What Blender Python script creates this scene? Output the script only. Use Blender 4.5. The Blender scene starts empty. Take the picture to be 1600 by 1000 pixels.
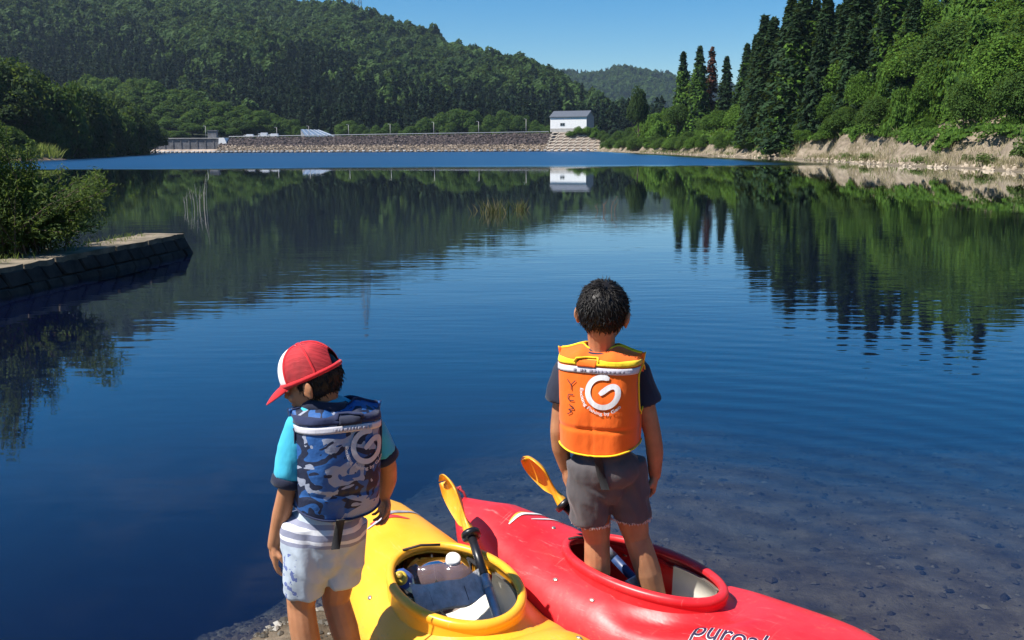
import bpy, bmesh, math, random
import numpy as np
from mathutils import Vector, Matrix, Euler, noise as mnoise
from mathutils.bvhtree import BVHTree
R = math.radians
random.seed(7); rng = np.random.default_rng(11)
S = bpy.context.scene
COL = S.collection

# ------------------------------------------------------------------ camera
CAM_H, F_PX, HOR = 1.75, 1500.0, 229.0
PITCH = math.atan((500 - HOR) / F_PX); ROLL = R(0.25)
cd = bpy.data.cameras.new('camera'); cam = bpy.data.objects.new('camera', cd); COL.objects.link(cam)
cd.sensor_width = 36.0; cd.lens = 36.0 * F_PX / 1600; cd.clip_start = 0.05; cd.clip_end = 20000
cam.matrix_world = Matrix.Translation((0, 0, CAM_H)) @ Matrix.Rotation(math.pi / 2 - PITCH, 4, 'X') @ Matrix.Rotation(-ROLL, 4, 'Z')
S.camera = cam
_fw = np.array([0, math.cos(PITCH), -math.sin(PITCH)]); _u0 = np.array([0, math.sin(PITCH), math.cos(PITCH)]); _r0 = np.array([1., 0, 0])
_rt = _r0 * math.cos(ROLL) - _u0 * math.sin(ROLL); _up = _u0 * math.cos(ROLL) + _r0 * math.sin(ROLL)
def ray(px, py): return _fw + _rt * ((px - 800) / F_PX) + _up * ((500 - py) / F_PX)
def atY(px, py, Y):
    d = ray(px, py); return Vector(np.array([0, 0, CAM_H]) + d * (Y / d[1]))
def atZ(px, py, Z):
    d = ray(px, py); return Vector(np.array([0, 0, CAM_H]) + d * ((Z - CAM_H) / d[2]))

# ------------------------------------------------------------------ sky, sun, exposure
SUN_DIR = Vector((-0.55, -0.21, 0.81)).normalized()
SUN_EL = math.asin(SUN_DIR.z); SUN_AZ = math.atan2(SUN_DIR.x, SUN_DIR.y)
W = bpy.data.worlds.new('World'); S.world = W; W.use_nodes = True
nt = W.node_tree; nt.nodes.clear()
sky = nt.nodes.new('ShaderNodeTexSky'); sky.sky_type = 'NISHITA'; sky.sun_disc = False
sky.sun_elevation = SUN_EL; sky.sun_rotation = SUN_AZ; sky.altitude = 300; sky.air_density = 1.0; sky.dust_density = 0.15; sky.ozone_density = 3.5
hs = nt.nodes.new('ShaderNodeHueSaturation'); hs.inputs['Saturation'].default_value = 1.58
bg = nt.nodes.new('ShaderNodeBackground'); bg.inputs['Strength'].default_value = 0.073
wo = nt.nodes.new('ShaderNodeOutputWorld')
nt.links.new(sky.outputs[0], hs.inputs['Color'])
# thin high cloud ahead and above the frame (the lake mirrors it)
def WN(t, **k):
    q = nt.nodes.new('ShaderNode' + t)
    for a_, b_ in k.items(): setattr(q, a_, b_)
    return q
wtc = WN('TexCoord'); wsp = WN('SeparateXYZ'); nt.links.new(wtc.outputs['Generated'], wsp.inputs[0])
def wm(op, a, b=None, cl=False):
    q = WN('Math', operation=op, use_clamp=cl)
    for i, v in enumerate((a, b)):
        if v is None: continue
        if isinstance(v, bpy.types.NodeSocket): nt.links.new(v, q.inputs[i])
        else: q.inputs[i].default_value = v
    return q.outputs[0]
wz = wm('MAXIMUM', wsp.outputs[2], .05); cu = WN('CombineXYZ'); nt.links.new(wm('DIVIDE', wsp.outputs[0], wz), cu.inputs[0]); nt.links.new(wm('DIVIDE', wsp.outputs[1], wz), cu.inputs[1])
wn = WN('TexNoise'); wn.inputs['Scale'].default_value = .9; wn.inputs['Detail'].default_value = 6.0; wn.inputs['Roughness'].default_value = .6; wn.inputs['Distortion'].default_value = .6; nt.links.new(cu.outputs[0], wn.inputs['Vector'])
def wr(v, a, b):
    q = WN('MapRange', interpolation_type='SMOOTHSTEP'); nt.links.new(v, q.inputs[0]); q.inputs[1].default_value = a; q.inputs[2].default_value = b; return q.outputs[0]
cf = wm('MULTIPLY', wr(wn.outputs[0], .46, .72), wr(wsp.outputs[2], .25, .36)); cf = wm('MULTIPLY', cf, wm('MULTIPLY', wr(wsp.outputs[0], -.62, -.25), wr(wsp.outputs[0], .32, .0))); cf = wm('MULTIPLY', cf, .30)
wmx = WN('Mix', data_type='RGBA'); nt.links.new(cf, wmx.inputs[0]); nt.links.new(hs.outputs[0], wmx.inputs[6]); wmx.inputs[7].default_value = (6.0, 6.6, 7.4, 1); nt.links.new(wmx.outputs[2], bg.inputs[0]); nt.links.new(bg.outputs[0], wo.inputs[0])
sl = bpy.data.lights.new('sun', 'SUN'); sl.energy = 5.0; sl.angle = R(0.5); sl.color = (1.0, 0.95, 0.87)
sun = bpy.data.objects.new('sun', sl); COL.objects.link(sun); sun.rotation_euler = SUN_DIR.to_track_quat('Z', 'Y').to_euler(); sun.location = (-50, -20, 300)
S.view_settings.view_transform = 'Standard'; S.view_settings.look = 'None'; S.view_settings.gamma = 1.0; S.view_settings.use_curve_mapping = False
S.view_settings.exposure = 0.75
S.render.engine = 'CYCLES'
S.cycles.max_bounces = 7; S.cycles.diffuse_bounces = 2; S.cycles.glossy_bounces = 3; S.cycles.transmission_bounces = 4
S.cycles.transparent_max_bounces = 8; S.cycles.volume_bounces = 0; S.cycles.use_denoising = True
S.cycles.caustics_reflective = False; S.cycles.caustics_refractive = False

# ------------------------------------------------------------------ helpers
def vn(x, y, z=0.0, seed=0):
    """smooth value noise in [-1,1], vectorised"""
    x = np.asarray(x, float); y = np.asarray(y, float); z = np.asarray(z, float) + 0 * x
    xi, yi, zi = np.floor(x).astype(np.int64), np.floor(y).astype(np.int64), np.floor(z).astype(np.int64)
    fx, fy, fz = x - xi, y - yi, z - zi
    def h(a, b, c):
        n = (a * 374761393 + b * 668265263 + c * 1274126177 + seed * 982451653) & 0xFFFFFFFF
        n = ((n ^ (n >> 13)) * 1274126177) & 0xFFFFFFFF
        n = (n ^ (n >> 16)) & 0xFFFF
        return n / 32767.5 - 1
    s = lambda t: t * t * (3 - 2 * t)
    u, v, w = s(fx), s(fy), s(fz)
    L = lambda a, b, t: a + (b - a) * t
    return L(L(L(h(xi, yi, zi), h(xi + 1, yi, zi), u), L(h(xi, yi + 1, zi), h(xi + 1, yi + 1, zi), u), v),
             L(L(h(xi, yi, zi + 1), h(xi + 1, yi, zi + 1), u), L(h(xi, yi + 1, zi + 1), h(xi + 1, yi + 1, zi + 1), u), v), w)
def fbm(x, y, z=0.0, o=4, seed=0):
    a, t = 1.0, 0.0
    x, y, z = np.asarray(x, float), np.asarray(y, float), np.asarray(z, float)
    for i in range(o):
        t = t + a * vn(x, y, z, seed + i); a *= .5; x, y, z = x * 2.03, y * 2.03, z * 2.03
    return t
def sstep(a, b, x):
    t = np.clip((np.asarray(x, float) - a) / (b - a), 0, 1); return t * t * (3 - 2 * t)

def obj(name, verts, faces, mat=None, parent=None, smooth=False, loc=None):
    me = bpy.data.meshes.new(name)
    me.from_pydata([tuple(v) for v in verts] if not isinstance(verts, np.ndarray) else verts.tolist(), [], faces.tolist() if isinstance(faces, np.ndarray) else faces)
    if mat: me.materials.append(mat)
    if smooth: me.shade_smooth()
    me.update()
    return link(name, me, parent, loc)
def link(name, me, parent=None, loc=None):
    o = bpy.data.objects.new(name, me); COL.objects.link(o)
    if parent: o.parent = parent
    if loc is not None: o.location = loc
    return o
def tag(o, label=None, cat=None, group=None, kind=None):
    for k, v in (('label', label), ('category', cat), ('group', group), ('kind', kind)):
        if v: o[k] = v
    return o
def thing(name, label, cat, loc=(0, 0, 0), rz=0.0, group=None):
    o = bpy.data.objects.new(name, None); COL.objects.link(o); o.location = loc; o.rotation_euler = (0, 0, rz); o.empty_display_size = .1
    return tag(o, label, cat, group)
def dup(root, loc, rz=0.0, scale=None, label=None, group=None):
    r = root.copy(); COL.objects.link(r); r.location = loc; r.rotation_euler = (0, 0, rz)
    if scale is not None: r.scale = scale
    if label: r['label'] = label
    if group: r['group'] = group
    for ch in root.children:
        c = ch.copy(); COL.objects.link(c); c.parent = r
        for g in ch.children:
            d = g.copy(); COL.objects.link(d); d.parent = c
    return r

class MB:
    """collects simple solids into one mesh"""
    def __init__(s): s.v = []; s.f = []
    def add(s, v, f):
        b = len(s.v); s.v += [tuple(p) for p in v]; s.f += [tuple(i + b for i in q) for q in f]; return s
    def box(s, c, d, rot=None, taper=1.0):
        c = Vector(c); x, y, z = d[0] / 2, d[1] / 2, d[2] / 2
        P = [Vector((sx * x * (taper if sz > 0 else 1), sy * y * (taper if sz > 0 else 1), sz * z)) for sz in (-1, 1) for sx, sy in ((-1, -1), (1, -1), (1, 1), (-1, 1))]
        if rot is not None: P = [rot @ p for p in P]
        return s.add([c + p for p in P], [(3, 2, 1, 0), (4, 5, 6, 7), (0, 1, 5, 4), (1, 2, 6, 5), (2, 3, 7, 6), (3, 0, 4, 7)])
    def tube(s, pts, rad, n=8, cap=True, flat=1.0):
        pts = [Vector(p) for p in pts]
        if not hasattr(rad, '__len__'): rad = [rad] * len(pts)
        v, f = [], []
        t0 = (pts[1] - pts[0]).normalized(); ref = Vector((0, 0, 1)) if abs(t0.z) < .9 else Vector((0, 1, 0))
        a = t0.cross(ref).normalized()
        for i, p in enumerate(pts):
            t = (pts[min(i + 1, len(pts) - 1)] - pts[max(i - 1, 0)]).normalized()
            a = (a - t * a.dot(t)).normalized(); b = t.cross(a)
            for k in range(n):
                w = 2 * math.pi * k / n; v.append(p + (a * math.cos(w) + b * math.sin(w) * flat) * rad[i])
        for i in range(len(pts) - 1):
            for k in range(n):
                f.append((i * n + k, i * n + (k + 1) % n, (i + 1) * n + (k + 1) % n, (i + 1) * n + k))
        if cap: f.append(tuple(reversed(range(n)))); f.append(tuple(range((len(pts) - 1) * n, len(pts) * n)))
        return s.add(v, f)
    def ell(s, c, r, rot=None, nu=16, nv=10):
        c = Vector(c); v, f = [], []
        for j in range(1, nv):
            ph = math.pi * j / nv - math.pi / 2
            for i in range(nu):
                th = 2 * math.pi * i / nu
                p = Vector((r[0] * math.cos(ph) * math.cos(th), r[1] * math.cos(ph) * math.sin(th), r[2] * math.sin(ph)))
                v.append(c + (rot @ p if rot is not None else p))
        bot = Vector((0, 0, -r[2])); top = Vector((0, 0, r[2]))
        v.append(c + (rot @ bot if rot is not None else bot)); v.append(c + (rot @ top if rot is not None else top))
        nb, ntp = len(v) - 2, len(v) - 1
        for j in range(nv - 2):
            for i in range(nu): f.append((j * nu + i, j * nu + (i + 1) % nu, (j + 1) * nu + (i + 1) % nu, (j + 1) * nu + i))
        for i in range(nu):
            f.append((nb, (i + 1) % nu, i)); f.append((ntp, (nv - 2) * nu + i, (nv - 2) * nu + (i + 1) % nu))
        return s.add(v, f)
    def build(s, name, mat, parent=None, smooth=True, loc=None): return obj(name, s.v, s.f, mat, parent, smooth, loc)

def modified(o, mods):
    """apply modifiers (type, settings) to o and bake the mesh"""
    for t, kw in mods:
        m = o.modifiers.new(t.lower(), t)
        for k, v in kw.items(): setattr(m, k, v)
    dg = bpy.context.evaluated_depsgraph_get(); dg.update()
    me = bpy.data.meshes.new_from_object(o.evaluated_get(dg)); old = o.data; nm = old.name
    o.modifiers.clear(); o.data = me; bpy.data.meshes.remove(old); me.name = nm; me.shade_smooth()
    return o

# ------------------------------------------------------------------ materials
def NT(name):
    m = bpy.data.materials.new(name); m.use_nodes = True; n = m.node_tree; n.nodes.clear()
    out = n.nodes.new('ShaderNodeOutputMaterial'); return m, n, out
def N(n, t, ins=None, **kw):
    nd = n.nodes.new('ShaderNode' + t)
    for k, v in kw.items(): setattr(nd, k, v)
    for k, v in (ins or {}).items():
        if isinstance(v, bpy.types.NodeSocket): n.links.new(v, nd.inputs[k])
        else: nd.inputs[k].default_value = v
    return nd
def ramp(n, fac, stops, interp='LINEAR'):
    r = n.nodes.new('ShaderNodeValToRGB'); r.color_ramp.interpolation = interp; e = r.color_ramp.elements
    while len(e) < len(stops): e.new(.5)
    for i, (p, c) in enumerate(stops): e[i].position = p; e[i].color = (*c, 1) if len(c) == 3 else c
    n.links.new(fac, r.inputs[0]); return r.outputs[0]
def mixc(n, a, b, fac, mode='MIX'):
    m = n.nodes.new('ShaderNodeMix'); m.data_type = 'RGBA'; m.blend_type = mode
    for s, v in ((m.inputs[0], fac), (m.inputs[6], a), (m.inputs[7], b)):
        if isinstance(v, bpy.types.NodeSocket): n.links.new(v, s)
        else: s.default_value = (*v, 1) if hasattr(v, '__len__') and len(v) == 3 else v
    return m.outputs[2]
def mth(n, op, a, b=0.0, c=None, clamp=False):
    m = n.nodes.new('ShaderNodeMath'); m.operation = op; m.use_clamp = clamp
    for i, v in enumerate((a, b) if c is None else (a, b, c)):
        if isinstance(v, bpy.types.NodeSocket): n.links.new(v, m.inputs[i])
        else: m.inputs[i].default_value = v
    return m.outputs[0]
def basic(name, col, rough=.6, var=.12, scale=30, bump=0.0, bscale=200, spec=.5, metal=0.0, coat=0.0, col2=None, cmix=.5, sheen=0.0):
    m, n, out = NT(name)
    tc = N(n, 'TexCoord').outputs['Object']
    nz = N(n, 'TexNoise', {'Vector': tc, 'Scale': scale, 'Detail': 5.0, 'Roughness': .6}).outputs[0]
    c2 = col2 or tuple(max(0, x * (1 - var * 2)) for x in col); c1 = col if col2 else tuple(min(1, x * (1 + var)) for x in col)
    c = ramp(n, nz, [(.5 - .25 * cmix - .05, c2), (.5 + .25 * cmix, c1)])
    b = N(n, 'BsdfPrincipled', {'Base Color': c, 'Roughness': rough, 'Metallic': metal, 'Specular IOR Level': spec, 'Coat Weight': coat, 'Sheen Weight': sheen})
    if bump:
        bz = N(n, 'TexNoise', {'Vector': tc, 'Scale': bscale, 'Detail': 3.0}).outputs[0]
        bp = N(n, 'Bump', {'Height': bz, 'Strength': bump, 'Distance': .01}); n.links.new(bp.outputs[0], b.inputs['Normal'])
    n.links.new(b.outputs[0], out.inputs[0]); return m
def leafmat(name, dark, light, objvar=.35, trans=.25, extra=None, patch=0.0):
    m, n, out = NT(name)
    oin = N(n, 'ObjectInfo'); oi = oin.outputs['Random']; gi = N(n, 'NewGeometry')
    isl = gi.outputs['Random Per Island']
    f = mth(n, 'ADD', mth(n, 'MULTIPLY', isl, 1 - objvar), mth(n, 'MULTIPLY', oi, objvar))
    if patch:
        pn = N(n, 'TexNoise', {'Vector': oin.outputs['Location'], 'Scale': .012, 'Detail': 3.0}).outputs[0]; f = mth(n, 'MULTIPLY_ADD', mth(n, 'SUBTRACT', pn, .5), patch * 3, f, clamp=True)
    c = ramp(n, f, [(.05, dark), (.95, light)] if not extra else [(.05, dark), (.7, light), (.97, extra)])
    d = N(n, 'BsdfPrincipled', {'Base Color': c, 'Roughness': .7, 'Specular IOR Level': .14})
    tcol = mixc(n, c, (.5, .7, .1), .35)
    t = N(n, 'BsdfTranslucent', {'Color': tcol})
    mx = N(n, 'MixShader', {0: trans}); n.links.new(d.outputs[0], mx.inputs[1]); n.links.new(t.outputs[0], mx.inputs[2])
    n.links.new(mx.outputs[0], out.inputs[0]); return m

M = {}
M['leaf_broad'] = leafmat('leaf_broad', (.012, .034, .006), (.062, .12, .020))
M['leaf_dark'] = leafmat('leaf_dark', (.006, .018, .005), (.028, .058, .012))
M['leaf_vine'] = leafmat('leaf_vine', (.014, .042, .005), (.105, .205, .024))
M['leaf_conifer'] = leafmat('leaf_conifer', (.006, .018, .007), (.024, .055, .016), trans=.08)
M['leaf_dead'] = leafmat('leaf_dead', (.05, .018, .012), (.14, .05, .03), trans=.1)
M['leaf_willow'] = leafmat('leaf_willow', (.03, .06, .015), (.13, .18, .05), trans=.3)
M['leaf_hill'] = leafmat('leaf_hill', (.008, .024, .005), (.046, .090, .016), objvar=.6, trans=.12, patch=.6)
M['leaf_hill_con'] = leafmat('leaf_hill_con', (.005, .016, .008), (.015, .036, .014), objvar=.6, trans=.05, patch=.3)
M['grass'] = leafmat('grass', (.05, .08, .015), (.16, .2, .05), trans=.3)
M['dry_grass'] = leafmat('dry_grass', (.16, .13, .07), (.42, .36, .22), trans=.2)
M['bark'] = basic('bark', (.09, .065, .045), .9, .3, 12, .4, 40)
M['bare_wood'] = basic('bare_wood', (.42, .38, .32), .85, .2, 20)
M['forest_floor'] = basic('forest_floor', (.03, .04, .015), .95, .3, .3)
M['slope_soil'] = basic('slope_soil', (.04, .055, .02), .95, .3, .5)
M['concrete'] = basic('concrete', (.42, .40, .37), .9, .15, 1.2, .3, 8)
M['concrete_dark'] = basic('concrete_dark', (.15, .15, .16), .9, .2, .6, .3, 6)
M['stone_dark'] = basic('stone_dark', (.042, .037, .033), .95, .3, 4, .6, 25)
M['wall_top'] = basic('wall_top', (.25, .20, .14), .95, .2, 3.5, .8, 40, col2=(.08, .07, .045))
M['riprap_dark'] = leafmat('riprap_dark', (.085, .065, .058), (.17, .135, .125), 0, .0)
M['riprap_pale'] = leafmat('riprap_pale', (.22, .17, .12), (.46, .37, .28), 0, .0)
M['white_wall'] = basic('white_wall', (.78, .78, .77), .7, .04, 2)
M['roof_grey'] = basic('roof_grey', (.10, .11, .13), .5, .15, 3)
M['wall_and_shade_grey'] = basic('wall_and_shade_grey', (.22, .23, .26), .7, .08, 2)
M['glass_dark'] = basic('glass_dark', (.02, .025, .03), .1, .1, 2)
M['metal'] = basic('metal', (.5, .51, .52), .4, .1, 5, metal=.6)
M['pylon_steel'] = basic('pylon_steel', (.16, .17, .18), .6, .1, 2)
M['steel_dark'] = basic('steel_dark', (.2, .21, .22), .5, .1, 5, metal=.5)
M['blue_roof'] = basic('blue_roof', (.12, .17, .25), .4, .2, 1.5)
M['car_white'] = basic('car_white', (.75, .76, .78), .3, .03, 3)
M['rubber'] = basic('rubber', (.02, .02, .022), .7, .2, 30)
M['float'] = basic('float', (.05, .055, .06), .6, .3, 6)
M['float_top'] = basic('float_top', (.55, .55, .55), .6, .1, 6)
# ------------------------------------------------------------------ terrain and water
def grid(name, X, Y, Z, mat, kind='structure', smooth=True):
    ny, nx = X.shape; v = np.stack([X, Y, Z], -1).reshape(-1, 3)
    i = np.arange(ny - 1)[:, None] * nx + np.arange(nx - 1)[None]; f = np.stack([i, i + 1, i + nx + 1, i + nx], -1).reshape(-1, 4)
    o = obj(name, v, f, mat, smooth=smooth); tag(o, kind=kind); return o

def rock_soil(name, stops, scale, bumpd=.02, bscale=None):
    m, n, out = NT(name); tc = N(n, 'TexCoord').outputs['Object']
    a = N(n, 'TexNoise', {'Vector': tc, 'Scale': scale, 'Detail': 8.0, 'Roughness': .65}).outputs[0]
    c = ramp(n, a, stops)
    b = N(n, 'BsdfPrincipled', {'Base Color': c, 'Roughness': .95, 'Specular IOR Level': .2})
    bz = N(n, 'TexNoise', {'Vector': tc, 'Scale': bscale or scale * 3, 'Detail': 6.0, 'Roughness': .7}).outputs[0]
    bp = N(n, 'Bump', {'Height': bz, 'Strength': .8, 'Distance': bumpd}); n.links.new(bp.outputs[0], b.inputs['Normal'])
    n.links.new(b.outputs[0], out.inputs[0]); return m
M['bed'] = rock_soil('bed', [(.3, (.05, .038, .026)), (.5, (.13, .102, .07)), (.72, (.23, .185, .135))], 5.0, .02, 30)
M['clay'] = rock_soil('clay', [(.3, (.24, .19, .13)), (.5, (.42, .34, .25)), (.75, (.52, .44, .34))], .35, .12, 1.5)
M['ground'] = rock_soil('ground', [(.3, (.03, .04, .015)), (.7, (.07, .08, .03))], .02, .2, .1)

tag(obj('ground', [(-2800, -280, -9), (2600, -280, -9), (2600, 2680, -9), (-2800, 2680, -9)], [(0, 1, 2, 3)], M['ground']), kind='structure')

def waterline(x):   # y of the shoreline where the camera stands
    x = np.asarray(x, float)
    return np.interp(x, [-30, -6.5, -3, -1.6, -1.0, -.75, -.3, .5, 1.2, 2.5, 6, 30], [1.0, 1.2, 2.0, 2.75, 3.15, 3.42, 3.45, 3.2, 2.95, 2.7, 2.4, 2.0])
def shore_z(x, y):
    d = y - waterline(x) - .05 * vn(x * 3, y * 3, seed=3)
    sl = np.interp(x, [-6, -1.5, -.6, .6, 3, 12], [.55, .42, .18, .075, .09, .16])
    z = np.where(d > 0, -sl * d - .035 * np.clip(d - 1.6, 0, 50) ** 1.5, -.075 * d)
    z = z + .012 * fbm(x * 4, y * 4, o=3, seed=5) + .05 * sstep(.3, 1.6, d) * fbm(x * .9, y * .9, o=3, seed=9)
    return np.maximum(z, -5.0 - .3 * vn(x, y))
xs_ = np.concatenate([np.linspace(-40, -4, 40)[:-1], np.linspace(-4, 6, 200), np.linspace(6, 45, 40)[1:]])
ys_ = np.concatenate([np.linspace(-40, 1.0, 40)[:-1], np.linspace(1.0, 8, 160), np.linspace(8, 40, 50)[1:]])
X, Y = np.meshgrid(xs_, ys_); grid('shore', X, Y, shore_z(X, Y), M['bed'])

# right bank -----------------------------------------------------------------
_RY = [-60, 30, 60, 72, 85, 125, 180, 250, 300, 345, 420]; _RX = [18, 27, 33, 33.2, 33.5, 36, 35, 32, 30, 27, 24]
def xr(y): return np.interp(y, _RY, _RX) + .9 * vn(np.asarray(y) * .11, 0 * np.asarray(y), seed=21)
def cliff_h(y): return np.clip(np.interp(y, [60, 125, 150], [2.7, 2.6, 2.1]) + .8 * vn(np.asarray(y) * .06, 3.3, seed=31) + .5 * vn(np.asarray(y) * .35, 1.3, seed=33), 1.5, 5.0) * np.interp(y, [0, 250, 330, 400], [1, 1, .7, .5])
def right_z(u, y):
    u = np.asarray(u, float); y = np.asarray(y, float)
    ch = cliff_h(y); c0 = 3.2 + .9 * vn(y * .25, 7.7, seed=35)
    z = np.where(u < 0, .16 * u, 0) + .15 * np.clip(u, 0, 3) + (ch - .45) * sstep(c0 - .9, c0 + 1.3, u)
    sl = np.interp(y, [40, 80, 150, 210, 330, 400], [.52, .50, .45, .42, .32, .25])
    z = z + sl * np.clip(u - 5, 0, 40) + .18 * np.clip(u - 45, 0, 100)
    return z + .06 * fbm(u * .7, y * .7, o=3, seed=37) * sstep(-.5, 1, u) + .9 * fbm(u * .09, y * .09, o=3, seed=39) * sstep(6, 16, u)
us = np.concatenate([np.linspace(-14, 0, 8)[:-1], np.linspace(0, 9, 46), np.linspace(9, 120, 48)[1:]])
ys_ = np.concatenate([np.linspace(-60, 50, 30)[:-1], np.linspace(50, 380, 560), np.linspace(380, 430, 10)[1:]])
U, Y = np.meshgrid(us, ys_); XX = xr(Y) + U
m, n, out = NT('bank_soil'); M['bank_soil'] = m
tc = N(n, 'TexCoord').outputs['Object']; sx = N(n, 'SeparateXYZ', {0: tc})
na = N(n, 'TexNoise', {'Vector': N(n, 'Mapping', {'Vector': tc, 'Scale': (1, 1, 3.5)}).outputs[0], 'Scale': .5, 'Detail': 8.0, 'Roughness': .65}).outputs[0]
clay = ramp(n, na, [(.3, (.13, .105, .075)), (.5, (.235, .188, .137)), (.75, (.32, .265, .20))])
nb = N(n, 'TexNoise', {'Vector': tc, 'Scale': 1.8, 'Detail': 6.0}).outputs[0]
clay = mixc(n, clay, (.12, .11, .06), ramp(n, nb, [(.52, (0, 0, 0)), (.68, (.8, .8, .8))]))
hgt = mth(n, 'ADD', sx.outputs[2], mth(n, 'MULTIPLY', nb, 1.6))
c = mixc(n, clay, (.035, .05, .018), ramp(n, mth(n, 'MULTIPLY', hgt, .1), [(.50, (0, 0, 0)), (.60, (1, 1, 1))]))
c = mixc(n, (.12, .10, .07), c, ramp(n, mth(n, 'ADD', sx.outputs[2], .5), [(.48, (0, 0, 0)), (.70, (1, 1, 1))]))
b = N(n, 'BsdfPrincipled', {'Base Color': c, 'Roughness': .95, 'Specular IOR Level': .2})
n.links.new(N(n, 'Bump', {'Height': nb, 'Strength': .9, 'Distance': .35}).outputs[0], b.inputs['Normal']); n.links.new(b.outputs[0], out.inputs[0])
grid('right_bank', XX, Y, right_z(U, Y), M['bank_soil'])

# left bank -----------------------------------------------------------------
_LY = [-60, 0, 10.8, 14, 16, 22, 40, 100, 138, 146, 152, 158, 166, 200, 260, 330, 352, 430]
_LX = [-9, -7.0, -6.75, -6.35, -8.5, -15, -32, -74, -88, -74, -70.5, -72, -92, -104, -112, -121, -131, -140]
def xl(y): return np.interp(y, _LY, _LX)
def left_z(u, y):   # u = distance inland (to the left)
    u = np.asarray(u, float); y = np.asarray(y, float)
    near = sstep(30, 14, y)
    steep = np.interp(y, [20, 100, 150, 175, 260, 350], [.12, .12, .10, .35, .40, .25])
    z = np.where(u < 0, .5 * u, 0) + np.where(u > 0, near * .30 * sstep(0, .25, u) + .9 * (1 - near) * sstep(.2, 2.2, u) + steep * np.clip(u - 2, 0, 45), 0)
    return z + .05 * fbm(u, y, o=3, seed=51) * sstep(-.2, .5, u) + .6 * fbm(u * .1, y * .1, o=3, seed=53) * sstep(5, 15, u)
us = np.concatenate([np.linspace(-10, 0, 8)[:-1], np.linspace(0, 5, 30), np.linspace(5, 160, 40)[1:]])
ys_ = np.concatenate([np.linspace(-60, 8, 20)[:-1], np.linspace(8, 24, 60), np.linspace(24, 130, 40)[1:], np.linspace(130, 170, 60)[1:], np.linspace(170, 430, 90)[1:]])
U, Y = np.meshgrid(us, ys_)
m, n, out = NT('left_soil'); tc = N(n, 'TexCoord').outputs['Object']; sx = N(n, 'SeparateXYZ', {0: tc})
na = N(n, 'TexNoise', {'Vector': tc, 'Scale': .9, 'Detail': 7.0}).outputs[0]
c = mixc(n, ramp(n, na, [(.35, (.16, .10, .06)), (.65, (.30, .21, .13))]), ramp(n, na, [(.35, (.03, .05, .012)), (.65, (.09, .11, .03))]),
         ramp(n, mth(n, 'ADD', sx.outputs[2], mth(n, 'MULTIPLY', na, .8)), [(.62, (0, 0, 0)), (.95, (1, 1, 1))]))
b = N(n, 'BsdfPrincipled', {'Base Color': c, 'Roughness': .95}); n.links.new(b.outputs[0], out.inputs[0])
grid('left_bank', xl(Y) - U, Y, left_z(U, Y), m)

# flat land behind the dam, hills -------------------------------------------------
X, Y = np.meshgrid(np.linspace(-420, 160, 60), np.linspace(371, 470, 16))
grid('valley_floor', X, Y, 3.2 + .5 * vn(X * .03, Y * .03), M['forest_floor'])
MX, MY = -158.0, 415.0
def mound_z(x, y): return 3 + 9 * np.exp(-((x - MX) / 62) ** 2 - ((y - MY) / 40) ** 2) + 7 * np.exp(-((x - MX + 75) / 50) ** 2 - ((y - MY) / 40) ** 2)
X, Y = np.meshgrid(np.linspace(-330, -20, 60), np.linspace(371, 500, 26)); grid('wooded_mound', X, Y, mound_z(X, Y) - .6, M['forest_floor'])

_HP = [-900, -500, -250, 0, 150, 300, 430, 560, 640, 690, 760, 820, 870, 920, 960, 1000, 1040]
_HY = [-150, -190, -150, -85, -60, -18, 12, 24, 50, 68, 94, 114, 143, 176, 200, 214, 222]
def ridge(px): return np.interp(px, _HP, _HY)
def hill_R(px): return np.interp(px, [-900, 0, 430, 760, 960, 1040], [980, 980, 960, 860, 760, 740])
def hill_z(px, r):
    Rr = hill_R(px); top = CAM_H + (HOR - ridge(px)) / F_PX * Rr * 1.0 - 8
    r0 = np.interp(px, [-900, 300, 700, 1040], [470, 455, 450, 520]); t = (r - r0) / (Rr - r0)
    s = np.where(t < 1, np.clip(t, 0, 1) ** 1.12, 1 - .8 * np.clip(t - 1, 0, 1))
    x = (px - 800) / F_PX * r
    gl = np.clip(t, 0, 1) * np.clip(1.15 - t, 0, 1) * 4
    return 3.0 + np.maximum(top - 3, 1) * s + gl * 9 * fbm(x * .009 + r * .004, r * .006, o=3, seed=61)
PX, RR = np.meshgrid(np.linspace(-900, 1040, 130), np.linspace(440, 1200, 60))
Z = hill_z(PX, RR); grid('hill', (PX - 800) / F_PX * RR, RR, Z, M['forest_floor'])
_FP = [700, 820, 850, 870, 900, 925, 960, 1000, 1030, 1060, 1120, 1200, 1400]; _FY = [150, 124, 119, 117, 121, 125, 122, 129, 126, 127, 140, 150, 170]
def far_z(px, r):
    t = (r - 1500) / 600.0; top = CAM_H + (HOR - np.interp(px, _FP, _FY)) / F_PX * 2100 - 10
    s = np.where(t < 1, np.clip(t, 0, 1), 1 - .6 * np.clip(t - 1, 0, 1)); x = (px - 800) / F_PX * r
    return 2 + (top - 2) * s + 26 * fbm(x * .004, r * .003, o=3, seed=71) * np.clip(t, 0, 1) * np.clip(1.1 - t, 0, 1) * 4
PX, RR = np.meshgrid(np.linspace(640, 1400, 60), np.linspace(1450, 2500, 40)); grid('mountain', (PX - 800) / F_PX * RR, RR, far_z(PX, RR), M['forest_floor'])

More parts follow.
